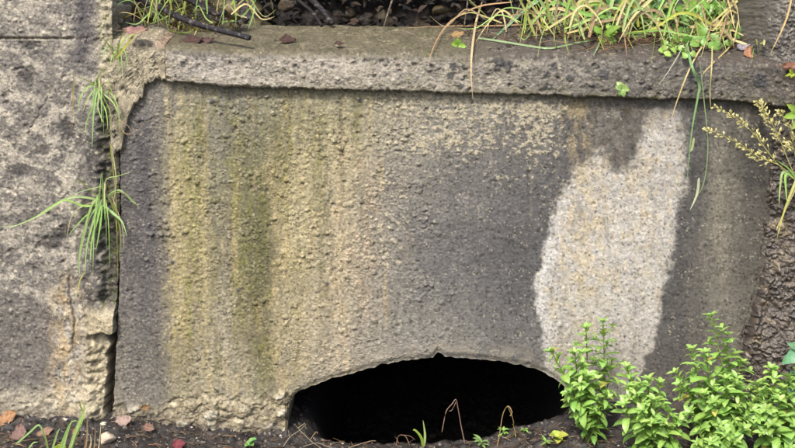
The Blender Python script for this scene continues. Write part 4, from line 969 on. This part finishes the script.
seed_head([(798, 184), (788, 160), (777, 133), (766, 114), (758, 102)], .03, .05, 62, .032)
seed_head([(800, 180), (794, 150), (790, 128), (780, 112)], .03, .05, 40, .03)
for L, w, c in (([(792, 176), (783, 172), (780, 188), (779, 206)], .006, GPALE), ([(796, 178), (786, 174), (786, 190), (787, 202)], .006, GREEN), ([(798, 176), (793, 188), (784, 212), (777, 238)], .0065, A(190, 190, 96)), ([(798, 184), (790, 200), (778, 226), (777, 230)], .004, STRAW), ([(798, 180), (788, 168), (776, 160)], .004, GREEN)):
    blade(g, pts_d(L, .05, .07), w, c)
g.build('blades', M_GRASS, t)

# ------------------------------------------------------------------ sticks, leaves and stones
def stick(L, d0, d1, r0, r1, label, seed, col, cat='stick', group=None, onl=False, knots=()):
    random.seed(seed); q = [onL(x, y) + np.array([0, 0, r0 * .8]) for (x, y) in L] if onl else pts_d(L, d0, d1)
    mb = MB(); tube(mb, q, r0, r1, col * .6, 90, 10, .10)
    for i in range(len(mb.C)):
        v = mb.V[i]; kk = float(perlin(v[0] * 90, v[1] * 90 + v[2] * 130, seed)); mb.C[i] = tuple(np.array(mb.C[i]) * (1 + .5 * kk) + (np.array(A(150, 140, 126)) * .5 if kk > .42 else 0))
    for (i, dv, ln) in knots: tube(mb, [q[i], q[i] + unit(dv) * ln], r0 * .5, r0 * .3, col, 4, 6, .2)
    return tag(mb.build('stick', M_BARK, None, origin=q[0]), label, cat, group)
gk = 'dark wet sticks on the ledge'
stick([(136, -2), (160, 8), (185, 20), (215, 29), (250, 38)], -.10, .015, .0085, .0065, 'long black wet stick slanting down across the left end of the ledge', 91, A(56, 52, 58), group=gk, knots=((2, (.2, -.3, 1), .012),))
stick([(182, -4), (200, 6), (216, 14), (226, 12)], -.14, -.12, .008, .006, 'shorter black wet stick above the long stick in the top left', 92, A(50, 45, 46), group=gk)
stick([(196, -2), (212, 10), (222, 18)], -.17, -.12, .006, .004, 'thin dark stick crossing behind the shorter stick', 93, A(58, 48, 44), group=gk)
stick([(310, -2), (320, 8), (333, 24)], -.24, -.20, .009, .006, 'glossy black stick leaning in the hollow behind the ledge', 94, A(54, 50, 54), group=gk)
stick([(298, 0), (312, 12), (322, 26)], -.26, -.22, .006, .004, 'slim black stick left of the glossy stick in the hollow', 95, A(46, 42, 44), group=gk)
stick([(393, -2), (389, 10), (384, 26)], -.20, -.18, .003, .002, 'thin pale upright stem standing in front of the dark hollow', 96, A(126, 112, 92), group=gk)
stick([(468, -2), (466, 14), (464, 27)], -.20, -.18, .0025, .0018, 'thin brown upright stem in the hollow near the pale straw blade', 97, A(110, 96, 80), group=gk)

# small grass wisps around the left end of the ledge
def wisp(L, d0, d1, w, c, label, cat='grass blade'): return lone('grass_stalk', L, d0, d1, w, c, label, cat, group='wisps at the left end of the ledge')
wisp([(200, 26), (222, 22), (238, 19), (250, 8), (258, -4)], -.05, -.02, .0045, A(160, 200, 90), 'bright green bent blade rising right of the long black stick')
wisp([(252, -2), (254, 10), (248, 30)], -.05, -.01, .0050, A(150, 196, 120), 'short green blade hanging beside the bent blade left of the dark hollow')
wisp([(203, 22), (198, 28), (194, 36)], -.02, .0, .0060, A(214, 194, 130), 'cream dry sliver sticking up across the long black stick')
wisp([(116, 58), (126, 46), (136, 32), (142, 28)], .02, .03, .0050, A(176, 176, 70), 'olive blade with the curled pink leaf at its upper end')
wisp([(116, 22), (130, 15), (145, 10)], -.02, .0, .0040, A(200, 180, 90), 'yellow straw crossing the top of the mortar left of the black stick')
wisp([(186, -4), (184, 8), (180, 20), (178, 32)], -.06, -.01, .0060, A(196, 206, 110), 'yellow-green stem standing across the long black stick')
wisp([(150, 24), (164, 18), (178, 10), (196, 2)], -.04, -.03, .0035, A(170, 190, 90), 'thin green blade rising to the right behind the long black stick')
wisp([(166, 28), (176, 32), (190, 32), (196, 26)], -.02, .0, .0032, A(170, 190, 80), 'curved green wisp lying under the long black stick')
wisp([(146, 26), (140, 14), (136, 4)], -.03, -.03, .0032, A(180, 196, 80), 'upright green wisp at the left of the long black stick')
wisp([(216, 20), (217, 8), (219, -2)], -.10, -.10, .003, A(200, 190, 120), 'thin pale upright straw between the sticks and the dark hollow')

def dead_leaf(p, L, w, c, label, seed, ang, group='fallen leaves', nrm=None, curl=.45, name='fallen_leaf'):
    random.seed(seed); mb = MB(); u = unit(VUP + .75 * NRM) if nrm is None else unit(nrm); d = np.array([math.cos(ang), math.sin(ang), .12]); d = unit(d - u * (d @ u) * .85); L = L * 1.2; w = w * 1.25
    side = unit(np.cross(u, d)); d = unit(np.cross(side, u)); n_, m_ = 14, 7; vs = []; cs = []; sd_ = random.uniform(0, 50); cup = random.uniform(-.5, .7); lb = np.array(c); lb = (.7 * lb + .3 * lb.mean()) * .72
    for i in range(n_ + 1):
        t = i / n_; hw = w / 2 * (math.sin(math.pi * t**.8)**.85 * (1 + .14 * math.sin(t * 23 + sd_)) + .015)
        for j in range(m_):
            v = (j / (m_ - 1) - .5) * 2; wv = float(perlin(t * 3 + sd_, v * 1.4, seed)); 
            z = curl * L * .35 * (t - .5)**2 * 2 + cup * abs(v)**1.6 * hw * .8 + wv * L * .10 - .04 * L * (abs(v) < .1)
            vs.append(V3(p) + u * (.010 + z) + d * (t - .5) * L + side * v * hw * (1 + .25 * wv)); 
            sp_ = float(perlin(t * 7 + sd_, v * 4, seed + 3)); cs.append(lb * (1 + .45 * sp_) * (1.25 if abs(v) < .1 else 1) * (.55 if sp_ > .45 else 1))
    mb.add(vs, [(i * m_ + j, i * m_ + j + 1, (i + 1) * m_ + j + 1, (i + 1) * m_ + j) for i in range(n_) for j in range(m_ - 1)], c); mb.C = [tuple(np.clip(q, .004, .9)) for q in cs]
    tube(mb, [V3(p) + u * .010 - d * L * .48, V3(p) + u * .008 - d * L * .66, V3(p) + u * .004 - d * L * .8 + side * L * .08], .0009, .0006, lb, 6, 5)
    return tag(mb.build(name, M_DRY, None, origin=V3(p)), label, 'leaf', group)
dead_leaf(onG(8, 420), .045, .030, A(206, 142, 70), 'orange fallen leaf curled on the soil at the foot of the left wall', 101, .5)
dead_leaf(onG(20, 436), .046, .030, A(160, 118, 102), 'pinkish-brown fallen leaf lying just below the orange leaf', 102, 1.6)
dead_leaf(onG(46, 432), .036, .020, A(178, 132, 96), 'twisted tan fallen leaf between the grass tuft and the brown leaf', 103, .4)
dead_leaf(onG(77, 434), .020, .014, A(214, 148, 60), 'tiny orange leaf behind the broad grass blades', 104, 1.9)
dead_leaf(onG(125, 425), .036, .026, A(196, 160, 140), 'pale pink fallen leaf at the foot of the dark crack', 105, .05)
dead_leaf(onG(150, 432), .026, .018, A(170, 122, 96), 'small brown leaf against the broken footing', 106, -.4)
dead_leaf(onG(180, 446), .028, .022, A(150, 40, 52), 'small crimson leaf at the bottom edge below the footing', 107, .2)
dead_leaf(onG(148, 404) * 0 + Wp(148., 404., .012), .020, .014, A(176, 128, 62), 'small ochre leaf caught on the rough foot of the headwall', 108, .6, nrm=NRM)
dead_leaf(Wp(140., 34., .03), .050, .022, A(186, 128, 112), 'curled pink dead leaf on top of the mortar at the left end of the ledge', 109, -.1)
dead_leaf(onL(194, 43), .042, .020, A(92, 56, 44), 'rusty dark leaf flat on the ledge beneath the black stick', 110, .05, curl=.2)
dead_leaf(onL(206, 43), .036, .018, A(116, 78, 72), 'reddish leaf overlapping the rusty leaf beneath the black stick', 111, .1, curl=.2)
dead_leaf(onL(288, 43), .036, .020, A(92, 56, 42), 'dark brown leaf flat on the bare part of the ledge', 112, -.05, curl=.15)
dead_leaf(onL(340, 47), .020, .012, A(96, 60, 46), 'tiny dark brown leaf near the reddish stain on the coping', 113, -.05, curl=.2)
dead_leaf(onL(457, 37), .030, .018, A(206, 160, 70), 'small ochre leaf on the ledge behind the lone green leaf', 114, .2)
dead_leaf(onL(748, 56), .040, .020, A(196, 128, 70), 'orange-brown dead leaf at the right end of the ledge', 115, 1.4)
dead_leaf(onL(742, 50), .032, .020, A(176, 164, 176), 'pale lilac-grey dead leaf on the soil below the straw tuft', 116, .3)
dead_leaf(Wp(784., 66., .03), .034, .016, A(186, 118, 80), 'rust-brown dead leaf stuck on the stone wall above the tiny seedling', 117, -1.0, nrm=NRM)

def stone(p, r, c, label, seed, group, squash=.7, mat=None, name='stone'):
    random.seed(seed); n = 22; m = 13; mb = MB(); vs = []; off = random.uniform(0, 99)
    cuts = [(unit([random.gauss(0, 1) for _ in range(3)]), random.uniform(.55, .92)) for _ in range(11)]
    for i in range(m + 1):
        th = math.pi * i / m
        for j in range(n):
            ph = 2 * math.pi * j / n; q = np.array([math.sin(th) * math.cos(ph), math.sin(th) * math.sin(ph), math.cos(th)])
            k = 1.15
            for (cn, ch) in cuts:
                e = float(q @ cn)
                if e > .05: k = min(k, ch / e)
            k *= 1 + .10 * float(perlin(q[0] * 4 + off, q[2] * 4 + q[1] * 3, seed + 1)) + .05 * float(perlin(q[0] * 9 + off, q[2] * 9 + q[1] * 7, seed + 2))
            vs.append(V3(p) + q * r * k * np.array([1.15, 1, squash]))
    fs = [(i * n + j, (i + 1) * n + j, (i + 1) * n + (j + 1) % n, i * n + (j + 1) % n) for i in range(m) for j in range(n)]
    mb.add(vs, fs, c); return tag(mb.build(name, mat or M_WALL, None, origin=V3(p)), label, 'stone', group)
stone(onG(107, 443) + VUP * .008, .020, A(206, 188, 164), 'cream flat stone on the soil right of the bottom left grass tuft', 121, 'loose stones')
stone(onG(104, 428) + VUP * .003, .007, A(206, 200, 176), 'tiny white pebble above the cream flat stone', 122, 'loose stones')
stone(onG(66, 421) + VUP * .003, .006, A(190, 184, 170), 'tiny grey pebble at the foot of the left wall behind the grass', 123, 'loose stones')
# rubble in the hollow and at the left end of the ledge
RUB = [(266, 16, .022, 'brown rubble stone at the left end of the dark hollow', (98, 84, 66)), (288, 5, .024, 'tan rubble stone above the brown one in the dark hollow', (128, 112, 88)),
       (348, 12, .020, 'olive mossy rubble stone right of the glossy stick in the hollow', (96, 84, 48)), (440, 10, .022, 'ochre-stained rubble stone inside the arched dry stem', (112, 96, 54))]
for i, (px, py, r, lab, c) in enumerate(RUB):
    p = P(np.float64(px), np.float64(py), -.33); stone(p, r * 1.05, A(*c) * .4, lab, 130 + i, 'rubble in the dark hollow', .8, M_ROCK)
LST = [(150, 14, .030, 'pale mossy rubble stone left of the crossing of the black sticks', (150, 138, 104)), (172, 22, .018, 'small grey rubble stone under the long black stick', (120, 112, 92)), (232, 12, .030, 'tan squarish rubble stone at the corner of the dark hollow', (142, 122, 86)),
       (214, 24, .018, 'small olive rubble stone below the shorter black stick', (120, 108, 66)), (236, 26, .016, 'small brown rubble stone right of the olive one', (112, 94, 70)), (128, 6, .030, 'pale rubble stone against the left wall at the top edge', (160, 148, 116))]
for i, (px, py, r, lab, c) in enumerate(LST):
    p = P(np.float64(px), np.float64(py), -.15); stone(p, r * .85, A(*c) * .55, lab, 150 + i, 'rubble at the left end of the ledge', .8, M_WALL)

# ------------------------------------------------------------------ litter one cannot count
random.seed(201)
lit = MB()
for k in range(1500):
    px = random.uniform(-60, 880); py = random.triangular(405, 462, 440)
    if py < float(tab(px, CONTACT)) + 1: continue
    p = onG(px, py) + VUP * .002; r = random.uniform(.0012, .0042) * (1.6 if random.random() < .07 else 1)
    c = var(random.choice([A(48, 43, 40), A(34, 31, 29), A(74, 66, 58), A(110, 100, 88), A(64, 53, 42), A(42, 38, 36)]), .2)
    if random.random() < .05: c = A(186, 178, 164)
    o = [np.array([random.gauss(0, 1), random.gauss(0, 1), random.gauss(0, 1)]) for _ in range(3)]
    vs = [p + r * np.array(s) * random.uniform(.6, 1.3) for s in ((1, 0, 0), (0, 1, 0), (-1, 0, 0), (0, -1, 0), (0, 0, .9), (0, 0, -.8))]
    lit.add(vs, [(0, 1, 4), (1, 2, 4), (2, 3, 4), (3, 0, 4), (1, 0, 5), (2, 1, 5), (3, 2, 5), (0, 3, 5)], c)
tag(lit.build('soil_crumbs', M_SOIL, None, smooth=False), 'loose crumbs of dark soil and grit at the foot of the walls', 'soil', kind='stuff')
ll = MB()
for k in range(620):
    px = random.uniform(-20, 830); py = random.triangular(410, 462, 446)
    if py < float(tab(px, CONTACT)) + 2: continue
    p = onG(px, py) + VUP * .003; a = random.uniform(0, 6.28); l = random.uniform(.012, .04)
    e = p + np.array([math.cos(a), math.sin(a) * .8, random.uniform(-.1, .25)]) * l; tube(ll, [p, (p + e) / 2 + VUP * random.uniform(0, .004), e], random.uniform(.0006, .0014), .0005, var(random.choice([A(110, 88, 66), A(150, 132, 104), A(80, 62, 52), A(128, 96, 70)]), .2), 4, 4)
tag(ll.build('plant_litter', M_DRY, None), 'scattered bits of dry stem on the dark soil', 'litter', kind='stuff')
hl = MB()
for k in range(420):
    px = random.uniform(236, 600) if k < 300 else random.uniform(480, 770); py = random.uniform(-12, 27) if k < 300 else random.uniform(24, 50)
    if k < 300: p = P(np.float64(px), np.float64(py), random.uniform(-.36, -.24))
    else: p = onL(px, py) + VUP * .003
    a = random.uniform(0, 6.28); L = random.uniform(.012, .042) * (1 if k < 300 else .5)
    leaf(hl, p, np.array([math.cos(a), math.sin(a), random.uniform(-.5, .5) * (1 if k < 300 else .2)]), unit(VUP + .6 * NRM), L, L * random.uniform(.2, .6), var(random.choice([A(28, 23, 20), A(40, 33, 26), A(22, 20, 19), A(60, 48, 36), A(34, 31, 24)]), .25), random.uniform(-.5, 1), .3, 5)
tag(hl.build('leaf_litter', M_BARK, None), 'dark rotting leaves in the hollow and along the back of the ledge', 'leaf litter', kind='stuff')
th = MB()
for k in range(420):
    px = min(768, max(470, random.gauss(655, 75))); py = random.triangular(24, 56, 34); p = onL(px, py); a = random.uniform(-.5, .5) + (math.pi if random.random() < .5 else 0); l = random.uniform(.02, .09)
    e = p + np.array([math.cos(a), math.sin(a) * .5, 0]) * l; lf_ = random.uniform(.002, .03)
    tube(th, [p + VUP * .002, (p + e) / 2 + VUP * lf_, e + VUP * random.uniform(0, .02)], random.uniform(.0006, .0016), .0005, var(random.choice([A(124, 98, 70), A(160, 138, 98), A(92, 72, 56), A(140, 104, 76), A(70, 58, 48)]), .25), 8, 4)
tag(th.build('plant_litter', M_DRY, None), 'brown tangle of dead stems along the back of the ledge', 'litter', kind='stuff')
# moss cushions on the rubble at the left end
ms = MB()
for k in range(3200):
    px = random.gauss(165, 38); py = random.uniform(-6, 32)
    if px < 112 or px > 240: continue
    p = P(np.float64(px), np.float64(py), -.13 - .06 * (32 - py) / 32 + random.uniform(-.02, .015)); a = random.uniform(0, 6.28); L = random.uniform(.004, .010)
    leaf(ms, p, np.array([math.cos(a), math.sin(a), 1.0]), VUP, L, L * .5, var(random.choice([A(120, 118, 50), A(150, 144, 70), A(96, 92, 50), A(150, 132, 92)]), .2), .3, .2, 3)
tag(ms.build('moss', M_GRASS, None), 'olive moss over the rubble at the left end of the ledge', 'moss', kind='stuff')

# ------------------------------------------------------------------ light, sky, camera
SUN_EL, SUN_AZ = R(58), R(-28)                          # azimuth measured from -Y (behind the viewer) towards +X
sd_ = np.array([math.sin(SUN_AZ) * math.cos(SUN_EL), -math.cos(SUN_AZ) * math.cos(SUN_EL), math.sin(SUN_EL)])
w = bpy.data.worlds.new('World'); SC.world = w; w.use_nodes = True
nt = w.node_tree; nt.nodes.clear()
sky = nt.nodes.new('ShaderNodeTexSky'); sky.sky_type = 'NISHITA'; sky.sun_disc = False
sky.sun_elevation = SUN_EL; sky.sun_rotation = math.atan2(sd_[0], sd_[1]); sky.dust_density = 5.0; sky.air_density = .9; sky.ozone_density = .8
bg = nt.nodes.new('ShaderNodeBackground'); bg.inputs['Strength'].default_value = .13
ow = nt.nodes.new('ShaderNodeOutputWorld'); nt.links.new(sky.outputs[0], bg.inputs[0]); nt.links.new(bg.outputs[0], ow.inputs[0])
sl = bpy.data.lights.new('sun', 'SUN'); sl.energy = 2.0; sl.angle = R(9); sl.color = (1, .97, .92)
so = bpy.data.objects.new('sun', sl); COL.objects.link(so); so.rotation_euler = Vector(-sd_).to_track_quat('-Z', 'Y').to_euler(); so.location = (0, -3, 5)

cd = bpy.data.cameras.new('camera'); co = bpy.data.objects.new('camera', cd); COL.objects.link(co)
cd.sensor_fit = 'HORIZONTAL'; cd.sensor_width = 36; cd.lens = 36 * F0 / W0; cd.clip_start = .02; cd.clip_end = 300
co.location = Vector(CAM); co.rotation_euler = (math.pi / 2 - PITCH, 0, 0)
SC.camera = co
vs_ = SC.view_settings; vs_.view_transform = 'Standard'; vs_.look = 'None'; vs_.exposure = 1.32; vs_.gamma = 1.0; vs_.use_curve_mapping = False
